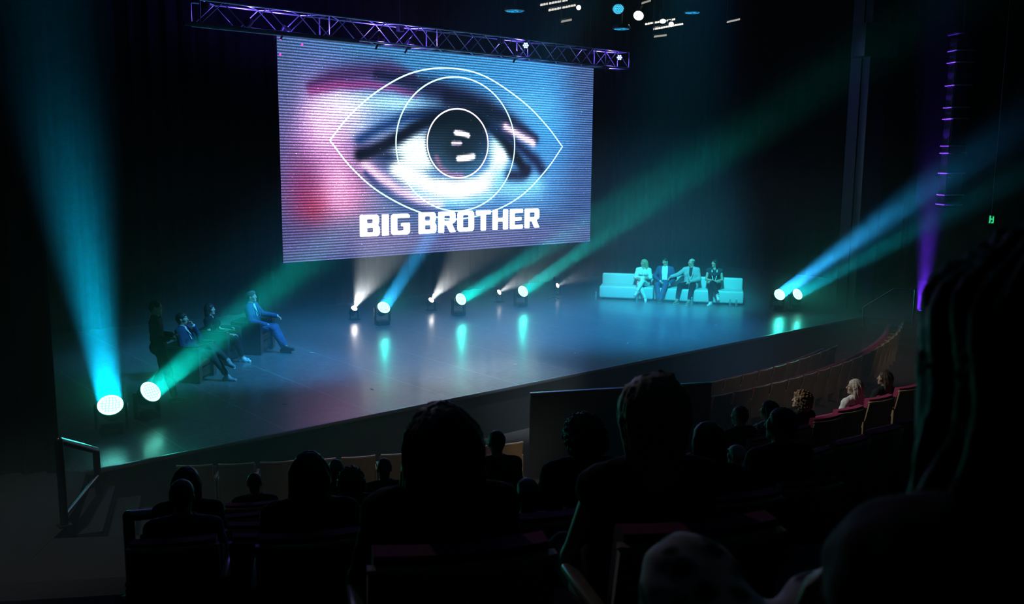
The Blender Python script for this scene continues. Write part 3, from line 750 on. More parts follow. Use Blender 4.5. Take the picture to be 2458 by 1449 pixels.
# ------------------------------------------------------------------ people: one continuous surface per body, grown from tapered limbs
def nets(Fv, org, h):
    S = Fv < 0
    n = np.array(Fv.shape) - 1
    c = np.zeros(n, np.int8)
    for i in (0, 1):
        for j in (0, 1):
            for k in (0, 1): c += S[i:i + n[0], j:j + n[1], k:k + n[2]]
    act = (c > 0) & (c < 8); I = np.argwhere(act); idx = np.full(n, -1, np.int64); idx[act] = np.arange(len(I))
    acc = np.zeros((len(I), 3)); cnt = np.zeros(len(I))
    cor = [(i, j, k) for i in (0, 1) for j in (0, 1) for k in (0, 1)]
    val = {q: Fv[I[:, 0] + q[0], I[:, 1] + q[1], I[:, 2] + q[2]] for q in cor}
    for q in cor:
        for ax in range(3):
            if q[ax]: continue
            r = list(q); r[ax] = 1; r = tuple(r); a, b = val[q], val[r]; x = (a < 0) != (b < 0)
            t = np.where(x, a / np.where(x, a - b, 1), 0)
            p = np.tile(np.array(q, float), (len(I), 1)); p[:, ax] += t
            acc[x] += p[x]; cnt[x] += 1
    verts = (I + acc / cnt[:, None]) * h + org
    faces = []
    for ax in range(3):
        u, w = [a for a in range(3) if a != ax]
        sl = [slice(1, -1)] * 3; s0, s1 = list(sl), list(sl); s0[ax] = slice(0, -1); s1[ax] = slice(1, None)
        A, B = S[tuple(s0)], S[tuple(s1)]
        for flip, mk in ((False, A & ~B), (True, ~A & B)):
            E = np.argwhere(mk)
            if not len(E): continue
            o = np.ones(3, int); o[ax] = 0; E = E + o
            def g(du, dw):
                e = E.copy(); e[:, u] += du; e[:, w] += dw; return idx[e[:, 0], e[:, 1], e[:, 2]]
            q = np.stack([g(-1, -1), g(0, -1), g(0, 0), g(-1, 0)], 1)
            if flip ^ (ax == 1): q = q[:, ::-1]
            faces.append(q)
    return verts, np.concatenate(faces)
class SDF:
    def __init__(s): s.p = []
    def cap(s, a, b, ra, rb=None, k=.02, flat=None):
        s.p.append(('c', np.array(a, float), np.array(b, float), ra, ra if rb is None else rb, k, flat)); return s
    def ell(s, c, r, M=None, k=.02):
        s.p.append(('e', np.array(c, float), np.array(r, float), np.eye(3) if M is None else M, 0, k, None)); return s
    def box(s):
        lo, hi = np.full(3, 9e9), np.full(3, -9e9)
        for q in s.p:
            if q[0] == 'c':
                r = max(q[3], q[4]); lo = np.minimum(lo, np.minimum(q[1], q[2]) - r); hi = np.maximum(hi, np.maximum(q[1], q[2]) + r)
            else:
                r = q[2].max(); lo = np.minimum(lo, q[1] - r); hi = np.maximum(hi, q[1] + r)
        return lo, hi
    def ev(s, h, grow=0., cut=None, disp=None):
        lo, hi = s.box(); lo = lo - .03 - grow; hi = hi + .03 + grow
        n = np.ceil((hi - lo) / h).astype(int) + 1
        Fv = np.full(n, 1., np.float32)
        ax = [lo[i] + h * np.arange(n[i]) for i in range(3)]
        for t, a, b, r1, r2, k, fl in s.p:
            if t == 'c': r = max(r1, r2); l, u = np.minimum(a, b) - r, np.maximum(a, b) + r
            else: r = b.max(); l, u = a - r, a + r
            m = .05 + grow + k
            i0 = np.maximum(np.floor((l - m - lo) / h).astype(int), 0); i1 = np.minimum(np.ceil((u + m - lo) / h).astype(int) + 1, n)
            x = ax[0][i0[0]:i1[0], None, None]; y = ax[1][None, i0[1]:i1[1], None]; z = ax[2][None, None, i0[2]:i1[2]]
            if t == 'c':
                d = b - a; L = max(d.dot(d), 1e-9)
                tt = np.clip(((x - a[0]) * d[0] + (y - a[1]) * d[1] + (z - a[2]) * d[2]) / L, 0, 1)
                px, py, pz = x - a[0] - tt * d[0], y - a[1] - tt * d[1], z - a[2] - tt * d[2]
                if fl is not None:
                    nv, f = fl; q = px * nv[0] + py * nv[1] + pz * nv[2]; e = q * (f - 1); px, py, pz = px + e * nv[0], py + e * nv[1], pz + e * nv[2]
                D = np.sqrt(px * px + py * py + pz * pz) - (r1 + (r2 - r1) * tt)
            else:
                M = r1; px, py, pz = x - a[0], y - a[1], z - a[2]
                c = [M[0, i] * px + M[1, i] * py + M[2, i] * pz for i in range(3)]
                k0 = np.sqrt(sum((c[i] / b[i]) ** 2 for i in range(3))); k1 = np.sqrt(sum((c[i] / b[i] ** 2) ** 2 for i in range(3)))
                D = k0 * (k0 - 1) / np.maximum(k1, 1e-6)
            sub = Fv[i0[0]:i1[0], i0[1]:i1[1], i0[2]:i1[2]]
            if k > 0:
                hh = np.maximum(k - np.abs(sub - D), 0) / k; sub[:] = np.minimum(sub, D) - hh * hh * k * .25
            else: sub[:] = np.minimum(sub, D)
        Fv -= grow
        if disp or cut:
            X, Y, Z = np.meshgrid(*ax, indexing='ij')
            if disp: Fv += disp(X, Y, Z).astype(np.float32)
            if cut:
                for f in cut: Fv = np.maximum(Fv, f(X, Y, Z).astype(np.float32))
        Fv[0], Fv[-1], Fv[:, 0], Fv[:, -1], Fv[:, :, 0], Fv[:, :, -1] = 1, 1, 1, 1, 1, 1
        return Fv, lo
    def mesh(s, name, h, **kw):
        Fv, lo = s.ev(h, **kw); v, f = nets(Fv, lo, h)
        me = bpy.data.meshes.new(name); me.vertices.add(len(v)); me.vertices.foreach_set('co', v.ravel())
        me.loops.add(f.size); me.loops.foreach_set('vertex_index', f.ravel().astype(np.int32)); me.polygons.add(len(f))
        me.polygons.foreach_set('loop_start', np.arange(0, f.size, 4, dtype=np.int32)); me.polygons.foreach_set('loop_total', np.full(len(f), 4, np.int32))
        me.polygons.foreach_set('use_smooth', np.ones(len(f), bool)); me.update(calc_edges=True); me.validate(); return me
def cutcap(a, b, ra, rb):
    a, b = np.array(a, float), np.array(b, float); d = b - a; L = d.dot(d)
    def f(X, Y, Z):
        t = np.clip(((X - a[0]) * d[0] + (Y - a[1]) * d[1] + (Z - a[2]) * d[2]) / L, 0, 1)
        return (ra + (rb - ra) * t) - np.sqrt((X - a[0] - t * d[0]) ** 2 + (Y - a[1] - t * d[1]) ** 2 + (Z - a[2] - t * d[2]) ** 2)
    return f
def cutplane(p, n):
    p, n = np.array(p, float), np.array(n, float); n = n / np.linalg.norm(n)
    return lambda X, Y, Z: (X - p[0]) * n[0] + (Y - p[1]) * n[1] + (Z - p[2]) * n[2]
def waist(J):                                 # trousers end at the waist, thighs and knees stay covered
    pl = cutplane(J['P'] + J['t'] * .10, J['t']); y0 = J['P'][1] + .17
    return lambda X, Y, Z: np.minimum(pl(X, Y, Z), y0 - Y)
def nrm(v): v = np.array(v, float); return v / np.linalg.norm(v)
def rotm(yaw, pitch=0., roll=0.):
    # head axes (columns: right, forward, up); yaw>0 turns towards the person's left, pitch>0 looks up, roll>0 tilts to own right
    return np.array((Matrix.Rotation(R(yaw), 3, 'Z') @ Matrix.Rotation(R(pitch), 3, 'X') @ Matrix.Rotation(R(roll), 3, 'Y')))
def pose_seated(seat=.45, lean=12, twist=0, sway=0, look=(0, 0, 0), hips=.0, **ov):
    J = {}; P = np.array([0, hips, seat + .10]); J['P'] = P
    t = np.array([math.sin(R(sway)), -math.sin(R(lean)), math.cos(R(lean))]); t /= np.linalg.norm(t)
    J['t'] = t; J['C'] = P + t * .31; J['N'] = P + t * .50
    sx = np.array([math.cos(R(twist)), math.sin(R(twist)), 0]); J['sx'] = sx
    J['look'] = rotm(*look); J['H'] = J['N'] + t * .07 + np.array([0, .025, .105])
    J['Sr'] = J['N'] + sx * .185 - t * .045; J['Sl'] = J['N'] - sx * .185 - t * .045
    J['Hr'] = P + np.array([.09, .03, -.01]); J['Hl'] = P + np.array([-.09, .03, -.01])
    J['Kr'] = np.array([.12, hips + .46, seat + .09]); J['Kl'] = np.array([-.12, hips + .46, seat + .09])
    J['Ar'] = np.array([.12, hips + .50, .09]); J['Al'] = np.array([-.12, hips + .50, .09])
    J['Fr'] = np.array([.05, 1, 0]); J['Fl'] = np.array([-.05, 1, 0])
    J['Er'] = J['Sr'] + np.array([.06, .08, -.27]); J['El'] = J['Sl'] + np.array([-.06, .08, -.27])
    J['Wr'] = J['Er'] + np.array([-.07, .24, -.02]); J['Wl'] = J['El'] + np.array([.07, .24, -.02])
    J['Dr'] = None; J['Dl'] = None; J['Pr'] = (0, 0, -1); J['Pl'] = (0, 0, -1); J['curl'] = .5
    for k, v in ov.items(): J[k] = np.array(v, float) if isinstance(v, (tuple, list)) and len(v) == 3 else v
    return J
def head_prims(S, J, fem=False):
    Hc, M = J['H'], J['look']; g = lambda x, y, z: Hc + M @ np.array([x, y, z])
    S.cap(J['N'] - J['t'] * .02, g(0, -.02, -.06), .054 if not fem else .047, .050 if not fem else .044, .03)
    S.ell(g(0, -.012, .035), (.074, .094, .088), M, .02)
    S.ell(g(0, .012, -.035), (.060, .076, .085), M, .03)
    S.cap(g(-.012, .072, -.088), g(.012, .072, -.088), .021, None, .03)          # chin
    S.cap(g(0, .094, .018), g(0, .108, -.022), .010, .014, .012)                 # nose
    S.cap(g(-.036, .074, .038), g(.036, .074, .038), .010, None, .02)            # brow
    S.cap(g(-.020, .088, -.056), g(.020, .088, -.056), .009, None, .006)          # lips
    for s in (-1, 1):
        S.ell(g(s * .031, .077, .014), (.016, .014, .011), M, .008)               # eyes
        S.ell(g(s * .044, .064, -.014), (.026, .024, .024), M, .035)               # cheeks
        S.ell(g(s * .076, -.008, .0), (.010, .020, .032), M, .006)                # ears
def hand_prims(S, Wp, d, pn, left, curl=.5):
    d, pn = nrm(d), np.array(pn, float); pn = nrm(pn - d * pn.dot(d)); sd = np.cross(d, pn) * (1 if left else -1)   # towards the thumb
    a = Wp + d * .012; b = Wp + d * .088
    for o in (-.026, -.009, .009, .026): S.cap(a + sd * o * .7, b + sd * o, .014, .0125, .012)
    for i, (o, L) in enumerate(((.029, .068), (.010, .078), (-.010, .072), (-.028, .056))):
        c = curl * (1 + .12 * i); f1 = nrm(d * math.cos(c * .7) + pn * math.sin(c * .7)); f2 = nrm(d * math.cos(c * 1.7) + pn * math.sin(c * 1.7))
        q0 = Wp + d * .092 + sd * o; q1 = q0 + f1 * L * .5; q2 = q1 + f2 * L * .5 + sd * (o * .08)
        S.cap(q0, q1, .0095, .0088, .003); S.cap(q1, q2, .0088, .0072, .003)
    t0 = Wp + d * .028 + sd * .026; t1 = t0 + nrm(d * .65 + sd * .6 + pn * .35) * .042; t2 = t1 + nrm(d * .9 + sd * .15 + pn * .4) * .032
    S.cap(t0, t1, .0125, .0105, .008); S.cap(t1, t2, .0105, .0085, .003)
def torso_prims(S, J, k=.04, fem=False):
    P, C, N, t, sx = J['P'], J['C'], J['N'], J['t'], J['sx']; f = nrm(np.cross(t, sx))
    fl = (f, 1.28)
    hx = np.array([1., 0, 0]); w = .10 if not fem else .085
    S.cap(P - hx * .085, P + hx * .085, .118, None, k)
    mid = (P + C) / 2; S.cap(mid - sx * w * .75, mid + sx * w * .75, .112 if not fem else .098, None, k, fl)
    S.cap(P, C, .105, .11, k, fl)
    S.cap(C - sx * w, C + sx * w, .118 if not fem else .105, None, k, fl)
    c2 = C + t * .09; S.cap(c2 - sx * (w + .02), c2 + sx * (w + .02), .095 if not fem else .086, None, k, fl)
    S.cap(J['Sl'] - t * .01, J['Sr'] - t * .01, .060 if not fem else .052, None, k)
    S.cap(J['Sl'], N + t * .01, .050, .056, k); S.cap(J['Sr'], N + t * .01, .050, .056, k)
    if fem:
        for s in (-1, 1): S.ell(C + sx * s * .075 + f * .085 + t * .02, (.062, .062, .062), None, .04)
def arm_prims(S, J, s, frm=0., to=1., k=.02, fem=False, g=0.):
    a, e, w = J['S' + s], J['E' + s], J['W' + s]; m = .88 if fem else 1
    S.cap(a, e, .054 * m + g, .043 * m + g, k)
    ww = e + (w - e) * to
    S.cap(e, ww, .043 * m + g, (.043 + (.027 - .043) * to) * m + g, k)
def leg_prims(S, J, s, to=1., k=.03, g=0., fem=False):
    a, q, w = J['H' + s], J['K' + s], J['A' + s]
    S.cap(a, q, .092 + g, .060 + g, k)
    ww = q + (w - q) * to; b = nrm(np.cross(np.cross(q - a, w - q), w - q)) if np.linalg.norm(np.cross(q - a, w - q)) > 1e-4 else np.array([0, -1, 0])
    S.cap(q, ww, .058 + g, .058 + (.040 - .058) * to + g, k)
    S.cap(q + (w - q) * .2 - np.array([0, .02, 0]), q + (w - q) * min(.5, to), .052 + g, .045 + g, k)
def hair_mesh(J, style, h):
    Hc, M = J['H'], J['look']; g = lambda x, y, z: Hc + M @ np.array([x, y, z]); S = SDF(); cuts = []
    face = cutcap(g(0, .15, -.02), g(0, .11, -.14), .105, .11)
    loc = lambda X, Y, Z: [(M[0, i] * (X - Hc[0]) + M[1, i] * (Y - Hc[1]) + M[2, i] * (Z - Hc[2])) for i in range(3)]
    def strands(amp, fr=38):
        def f(X, Y, Z):
            x, y, z = loc(X, Y, Z); a = np.arctan2(x, -y)
            return amp * np.sin(a * fr + 2 * np.sin(z * 30)) + amp * .6 * np.sin(a * fr * .43 + z * 25)
        return f
    disp = strands(.0022)
    if style in ('short', 'short_up'):
        S.ell(g(0, -.016, .042), (.083, .102, .094), M); S.cap(g(0, -.075, .0), g(0, -.060, -.05), .045, .035, .03)
        if style == 'short_up': S.ell(g(0, .03, .095), (.06, .06, .04), M, .03)
        cuts = [cutcap(g(0, .135, -.02), g(0, .11, -.14), .098, .11), cutplane(g(0, -.02, -.035), M @ np.array([0, .75, -1.]))]
        for s in (-1, 1): cuts.append(cutcap(g(s * .09, .005, -.02), g(s * .09, .02, -.09), .03, .05))
    elif style == 'bald_fringe':
        S.ell(g(0, -.016, .03), (.079, .099, .088), M); cuts = [cutcap(g(0, .15, -.02), g(0, .11, -.14), .13, .13), cutplane(g(0, 0, .045), M @ np.array([0, .25, 1.])), cutplane(g(0, -.02, -.05), M @ np.array([0, .4, -1.]))]
    elif style in ('long', 'long_full', 'long_veil'):
        w = {'long': 1., 'long_full': 1.22, 'long_veil': 1.28}[style]; L = {'long': .30, 'long_full': .34, 'long_veil': .42}[style]
        S.ell(g(0, -.018, .045), (.090 * (1 + (w - 1) * .35), .108, .096), M)
        S.cap(g(0, -.08, .02), g(0, -.10, -L), .070 * w, .052, .04, (M @ np.array([0, 1., 0]), 1.25))
        for s in (-1, 1):
            S.cap(g(s * .070, -.03, .03), g(s * .088 * w, -.035, -L * .75), .038 * w, .034 * w, .04)
            S.cap(g(s * .045 * w, -.08, .0), g(s * .062 * w, -.09, -L), .055 * w, .046, .04)
        cuts = [face, cutcap(g(0, .06, -.09), g(0, .03, -.26), .066, .060)]; disp = strands(.004, 30)
    elif style == 'curtain':                  # loose long hair falling forward past the face
        S.ell(g(0, -.012, .045), (.094, .112, .098), M)
        for s in (-1, 1):
            S.cap(g(s * .062, .01, .03), g(s * .105, .03, -.20), .052, .052, .05); S.cap(g(s * .105, .03, -.20), g(s * .12, .07, -.40), .052, .026, .05)
            S.cap(g(s * .045, -.08, .0), g(s * .075, -.08, -.36), .058, .046, .05); S.cap(g(s * .06, .075, .055), g(s * .085, .085, -.16), .030, .026, .04)
        cuts = [cutcap(g(0, .15, -.02), g(0, .12, -.14), .075, .08), cutcap(g(0, .07, -.09), g(0, .05, -.30), .060, .060)]; disp = strands(.006, 26)
    elif style == 'bob':
        S.ell(g(0, -.016, .04), (.094, .110, .100), M)
        for s in (-1, 1): S.cap(g(s * .065, -.03, .0), g(s * .068, -.035, -.11), .048, .044, .04)
        S.cap(g(0, -.07, .0), g(0, -.085, -.12), .060, .046, .04); cuts = [face, cutcap(g(0, .06, -.06), g(0, .03, -.2), .066, .050)]; disp = strands(.003)
    elif style == 'curly':
        S.ell(g(0, -.02, .03), (.125, .135, .125), M)
        S.cap(g(-.05, -.05, -.03), g(.05, -.05, -.03), .095, None, .04); cuts = [cutcap(g(0, .16, -.01), g(0, .12, -.14), .105, .10), cutcap(g(0, .06, -.1), g(0, .02, -.25), .07, .06)]
        rs = np.random.default_rng(5); K = rs.normal(0, 1, (9, 3)); K = K / np.linalg.norm(K, axis=1)[:, None] * 170
        disp = lambda X, Y, Z: .010 * sum(np.sin(k[0] * X + k[1] * Y + k[2] * Z + i) for i, k in enumerate(K)) / 2.2
    elif style == 'updo':
        S.ell(g(0, -.016, .045), (.088, .108, .100), M); S.ell(g(0, -.045, .125), (.058, .055, .042), M, .04); S.cap(g(0, -.07, .0), g(0, -.055, -.045), .05, .03, .03)
        cuts = [face]; disp = strands(.004, 46)
    elif style == 'egg':                      # thick shoulder-length hair with a loose tuft, seen from behind
        S.ell(g(0, -.018, .030), (.112, .120, .116), M); S.cap(g(0, -.05, .05), g(0, -.07, -.17), .104, .078, .05); S.cap(g(.02, -.02, .13), g(.045, -.03, .150), .026, .012, .03)
        for s in (-1, 1): S.cap(g(s * .05, -.04, .0), g(s * .05, -.05, -.16), .056, .036, .04)
        cuts = [face]; disp = strands(.004, 40)
    elif style == 'cap':
        S.ell(g(0, -.012, .05), (.086, .104, .086), M); S.cap(g(-.04, .10, .045), g(.04, .10, .045), .022, None, .02)
        cuts = [cutplane(g(0, 0, .025), M @ np.array([0, 0, -1.]))]; disp = None
    elif style == 'tail':
        S.ell(g(0, -.016, .042), (.084, .104, .095), M); S.cap(g(0, -.10, .04), g(0, -.13, -.02), .036, .04, .03); S.cap(g(0, -.13, -.02), g(0, -.10, -.20), .04, .022, .03)
        cuts = [face, cutplane(g(0, -.01, -.05), M @ np.array([0, .9, -1.]))]; disp = strands(.003)
    return S.mesh('hair', h, cut=cuts, disp=disp)
CLOTH = {}
def cloth(col, nm):
    return mat('fabric_' + nm, col, .85, spec=.15, bump=.35, scale=35, var=.12)
def hairmat(col, nm): return mat('hair_' + nm, col, .55, spec=.35, bump=.4, scale=120, var=.35)
def person(J, label, loc, az, hair=None, hcol=(.02, .015, .012), hname='dark', fem=False, top=None, shirt=None, trousers=None, shoes=None, sleeve=.97, legs_to=.93,
           vneck=None, h=.009, skinm=None, group=None, scale=1., lapel=None, socks=None, skirt=None, vest=False, sandals=False):
    f = nrm(np.cross(J['t'], J['sx']))
    S = SDF(); torso_prims(S, J, fem=fem); head_prims(S, J, fem)
    for s in 'rl':
        arm_prims(S, J, s, fem=fem); d = J['D' + s]; d = J['W' + s] - J['E' + s] if d is None else d
        hand_prims(S, J['W' + s], d, J['P' + s], s == 'l', J['curl'])
        leg_prims(S, J, s); A, fd = J['A' + s], nrm(J['F' + s])
        S.cap(A, A + fd * .03 - np.array([0, 0, .035]), .040, .036, .03); S.cap(A - fd * .045 + np.array([0, 0, -.055]), A + fd * .15 - np.array([0, 0, .062]), .033, .024, .03)
    body = link('person', S.mesh('person', h), skinm or skin)
    tag(body, label, 'person', group); body.location = tuple(loc); body.rotation_euler = (0, 0, facing(az)); body.scale = (scale,) * 3
    hc = max(h * 1.1, .009)
    if h <= .0095:                            # eyes and brows where a face can be made out
        g = lambda x, y, z: J['H'] + J['look'] @ np.array([x, y, z])
        for s in (-1, 1):
            link('eye', MB().ball(Vector(g(s * .031, .088, .014)), .0075, (1.3, .55, .8), u=12).mesh('eye'), mat('eye_dark', (.03, .025, .02), .2), body)
            link('eyebrow', MB().tube(g(s * .016, .0905, .036), g(s * .047, .078, .038), .0045, n=8).mesh('eyebrow'), hairmat(tuple(c * .7 for c in hcol), hname + '_brow'), body)
        link('mouth', MB().tube(g(-.022, .0955, -.056), g(.022, .0955, -.056), .0042, n=8).mesh('mouth'), mat('lips', (.30, .13, .11), .5), body)
    if hair: link('cap' if hair == 'cap' else 'hair', hair_mesh(J, hair, hc), hairmat(hcol, hname), body)
    if top:
        S = SDF(); torso_prims(S, J, fem=fem)
        if sleeve > 0:
            for s in 'rl':
                if sleeve > .5: arm_prims(S, J, s, to=(sleeve - .5) * 2, fem=fem, g=.006)
                else: S.cap(J['S' + s], J['S' + s] + (J['E' + s] - J['S' + s]) * sleeve * 2, .064, .058, .02)
        if vneck == 'jacket': S.cap(J['P'] - np.array([.10, .0, .03]), J['P'] - np.array([-.10, .0, .03]), .125, None, .04)
        cuts = [cutcap(J['N'] + J['t'] * .03 + f * .02, J['H'], .062, .085)]
        w = {'jacket': (.066, .035), 'v': (.06, .012), 'open': (.10, .10), None: (.045, .0)}[vneck]
        if vneck: cuts.append(cutcap(J['N'] + f * .115, J['P'] + J['t'] * (.02 if vneck != 'v' else .2) + f * .17, w[0], w[1]))
        disp = lambda X, Y, Z: .0035 * np.sin(60 * X + 35 * Z + 3 * np.sin(40 * Y)) * np.sin(55 * Z - 30 * Y)
        link({'jacket': 'jacket', 'open': 'jacket'}.get(vneck, 'top'), S.mesh('jacket', hc, grow=.016, cut=cuts, disp=disp), top, body)
        if lapel is not None:
            for s in (-1, 1):
                a = J['N'] + J['sx'] * s * .075 + f * .06; b = J['P'] + J['t'] * .14 + f * .155 + J['sx'] * s * .03
                mid = (a + b) / 2 + f * .035 + J['sx'] * s * .018
                q = SDF().cap(a, mid, .017, .020, .01, (f, 2.2)).cap(mid, b, .020, .010, .01, (f, 2.2)); link('lapel', q.mesh('lapel', .008), lapel, body)
    if shirt:
        S = SDF(); torso_prims(S, J, fem=fem); S.cap(J['N'], J['N'] + J['t'] * .035, .056, .056, .02)
        for s in 'rl':
            if sleeve > .9: S.cap(J['W' + s] + (J['E' + s] - J['W' + s]) * .10, J['W' + s] + (J['E' + s] - J['W' + s]) * .01, .033, .034, .0)
        cuts = [cutcap(J['N'] + J['t'] * .05 + f * .04, J['H'] + f * .02, .046, .085)]
        link('shirt', S.mesh('shirt', hc, grow=.007, cut=cuts), shirt, body)
    if trousers:
        S = SDF(); S.cap(J['P'] - np.array([.085, 0, 0]), J['P'] + np.array([.085, 0, 0]), .118, None, .04); S.cap(J['P'], J['P'] + J['t'] * .07, .112, .11, .04, (f, 1.2))
        for s in 'rl': leg_prims(S, J, s, to=legs_to, g=.004)
        if skirt: S.cap(J['Kr'], J['Ar'] * .7 + J['Kr'] * .3, .09, .10, .06); S.cap(J['Kl'], J['Al'] * .7 + J['Kl'] * .3, .09, .10, .06); S.cap(J['Hl'], J['Kr'], .11, .08, .06)
        disp = lambda X, Y, Z: .003 * np.sin(70 * Z + 40 * Y + 20 * X) * np.sin(50 * X + 20 * Z)
        link('trousers', S.mesh('trousers', hc, grow=.010, cut=[waist(J)], disp=disp), trousers, body)
    if shoes:
        for s in 'rl':
            A, fd = J['A' + s], nrm(J['F' + s]); up = np.array([0, 0, 1.]) - fd * fd[2]; up /= np.linalg.norm(up)
            S = SDF().cap(A - fd * .055 - up * .055, A + fd * .16 - up * .060, .044, .034, .02).cap(A + up * .0, A + fd * .05 - up * .04, .050, .042, .03)
            so = A - up * .088
            sh = link('shoe', S.mesh('shoe', .008, cut=[cutplane(so, -up), cutplane(A + up * .025, up)]), shoes, body)
            S = SDF().cap(so - fd * .052, so + fd * .165, .043, .036, .0, (up, 3.2)); link('sole', S.mesh('sole', .008), mat('rubber_sole', (.6, .62, .64), .6) if not sandals else blackmetal, sh)
            if socks: link('sock', SDF().cap(A, A + (J['K' + s] - J['A' + s]) * .30, .044, .050, 0).mesh('sock', .01), socks, body)
    return body
# ------------------------------------------------------------------ the people on the stage
navy = cloth((.035, .05, .11), 'navy'); blue = cloth((.07, .10, .21), 'blue_suit'); whitec = cloth((.78, .78, .76), 'white'); darkc = cloth((.016, .016, .02), 'black'); greyc = cloth((.42, .42, .43), 'light_grey'); charcoal = cloth((.05, .05, .06), 'charcoal'); cream = cloth((.70, .67, .60), 'cream')
whiteshoe = mat('white_shoe', (.75, .75, .74), .5); brownshoe = mat('brown_shoe', (.09, .06, .04), .4); blackshoe = mat('black_shoe', (.02, .02, .022), .3); greyshoe = mat('grey_sneaker', (.30, .32, .38), .55); tanboot = mat('tan_boot', (.26, .19, .12), .55)
def chair_seat(k, fwd=-.06, dx=0.):
    t = CH[k]; o = Matrix.Rotation(t.rotation_euler.z, 3, 'Z') @ Vector((dx, fwd, 0)); return (t.location.x + o.x, t.location.y + o.y, 0), -math.degrees(t.rotation_euler.z)
# man nearest the audience: hand at his chin, legs crossed
p, az = chair_seat(0, .07)
J = pose_seated(.42, 20, look=(8, 4, 0), Ar=(.06, .70, .085), Kr=(.11, .44, .52), Kl=(.03, .40, .66), Al=(.10, .74, .40), Fl=(.35, .9, -.25), Fr=(.1, 1, -.05))
J['Er'] = J['Sr'] + np.array([.10, .10, -.26]); J['Wr'] = np.array([.08, .30, .52]); J['Dr'] = (-.5, .8, .05); J['Pr'] = (0, 0, -1)
J['El'] = J['Sl'] + np.array([-.08, .20, -.20]); J['Wl'] = J['H'] + np.array([-.05, .19, -.13]); J['Dl'] = (.25, -.35, .9); J['Pl'] = (.6, -.6, 0); J['curl'] = 1.0
person(J, 'person in navy jacket, legs crossed, holding a hand up to the chin, in nearest armchair', p, az, 'short', (.015, .012, .01), 'black', top=navy, shirt=whitec, trousers=charcoal, shoes=greyshoe, vneck='jacket', lapel=navy, socks=cloth((.05, .05, .12), 'dotted_sock'), legs_to=.82)
# woman in the middle chair
p, az = chair_seat(1, .0)
J = pose_seated(.40, 17, look=(0, 3, 0), Kr=(.10, .44, .52), Kl=(-.05, .44, .55), Ar=(.0, .56, .09), Al=(-.02, .52, .13), Fl=(.1, 1, -.1), Fr=(.12, 1, -.05))
J['Er'] = J['Sr'] + np.array([.05, .05, -.28]); J['Wr'] = np.array([.06, .34, .62]); J['Dr'] = (-.4, .9, -.1)
J['El'] = J['Sl'] + np.array([-.03, .10, -.26]); J['Wl'] = np.array([-.02, .33, .70]); J['Dl'] = (.5, .5, .6); J['Pl'] = (.5, -.3, -.6)
person(J, 'person with dark hair and bare arms in the middle armchair, white sneakers', p, az, 'bob', (.012, .01, .01), 'black', fem=True, top=darkc, trousers=darkc, shoes=whiteshoe, sleeve=.2, vneck='v', legs_to=.80, scale=.95)
# man in blue suit, arm along the armrest
p, az = chair_seat(2, fwd=.08)
J = pose_seated(.44, 8, look=(2, 4, 0), Kr=(.12, .46, .55), Kl=(-.02, .46, .56), Ar=(.03, .66, .10), Al=(.06, .72, .14), Fr=(.25, 1, .0), Fl=(.1, 1, .1))
J['Er'] = J['Sr'] + np.array([.07, .08, -.27]); J['Wr'] = np.array([.10, .32, .62]); J['Dr'] = (-.3, .9, -.3)
J['El'] = J['Sl'] + np.array([-.15, .10, -.20]); J['Wl'] = np.array([-.37, .36, .745]); J['Dl'] = (-.1, .8, -.5); J['curl'] = .9
person(J, 'person in blue suit and open white shirt resting an arm on the armrest, farthest armchair', p, az, 'short_up', (.14, .13, .12), 'greying', top=blue, shirt=whitec, trousers=blue, shoes=blackshoe, vneck='jacket', lapel=blue, sandals=True, legs_to=.9)
# person walking past behind the light
p = onz(408, 962, 0)
J = pose_seated(.45, 3, look=(0, 0, 0)); dz = .42
for k in ('P', 'C', 'N', 'H', 'Sr', 'Sl', 'Hr', 'Hl'): J[k] = J[k] + np.array([0, 0, dz])
J['Er'] = J['Sr'] + np.array([.05, .0, -.28]); J['Wr'] = J['Er'] + np.array([-.10, .22, -.02]); J['Dr'] = (-.4, .9, .1)
J['El'] = J['Sl'] + np.array([-.05, .02, -.28]); J['Wl'] = J['El'] + np.array([.10, .22, .0]); J['Dl'] = (.4, .9, .1); J['curl'] = 1.1
J['Kr'] = np.array([.09, .16, .52]); J['Ar'] = np.array([.09, .24, .09]); J['Kl'] = np.array([-.09, .06, .52]); J['Al'] = np.array([-.09, -.22, .13]); J['Fl'] = np.array([0, 1, -.3])
person(J, 'person standing in dark clothes with pale shoes, half lost in the dark behind the armchairs', (p[0] - .12, p[1] + .1, 0), 118, 'short', (.02, .016, .013), 'black', top=darkc, trousers=darkc, shoes=mat('pale_shoe', (.45, .47, .5), .5), vneck=None, shirt=None)
# ---- sofa
def sofa_at(px, py, sec, back=.40):
    q = onz(px, py, 0); t, Ls, rz = SOFA[sec]; n = Matrix.Rotation(rz, 3, 'Z') @ Vector((0, 1, 0)); a = t.location
    # foot point -> slide to the seat along the facing direction
    d = (Vector((q[0], q[1], 0)) - a).dot(n); b = Vector((q[0], q[1], 0)) - n * (d + back); return (b.x, b.y, 0), -math.degrees(rz)
p, az = sofa_at(1541, 722, 0, .33)
J = pose_seated(.43, 8, look=(-52, -4, 0), hips=0, Kr=(.10, .46, .55), Kl=(.0, .47, .66), Kx=0, Ar=(-.12, .50, .09), Al=(.16, .62, .36), Fl=(.5, .8, -.5), Fr=(-.1, 1, 0))
J['Er'] = J['Sr'] + np.array([.07, .10, -.24]); J['Wr'] = J['P'] + np.array([-.05, .24, .22]); J['Dr'] = (-1, .1, .1); J['Pr'] = (0, -1, 0)
J['El'] = J['Sl'] + np.array([-.06, .12, -.24]); J['Wl'] = J['P'] + np.array([.06, .27, .18]); J['Dl'] = (1, .05, .15); J['Pl'] = (0, -1, 0)
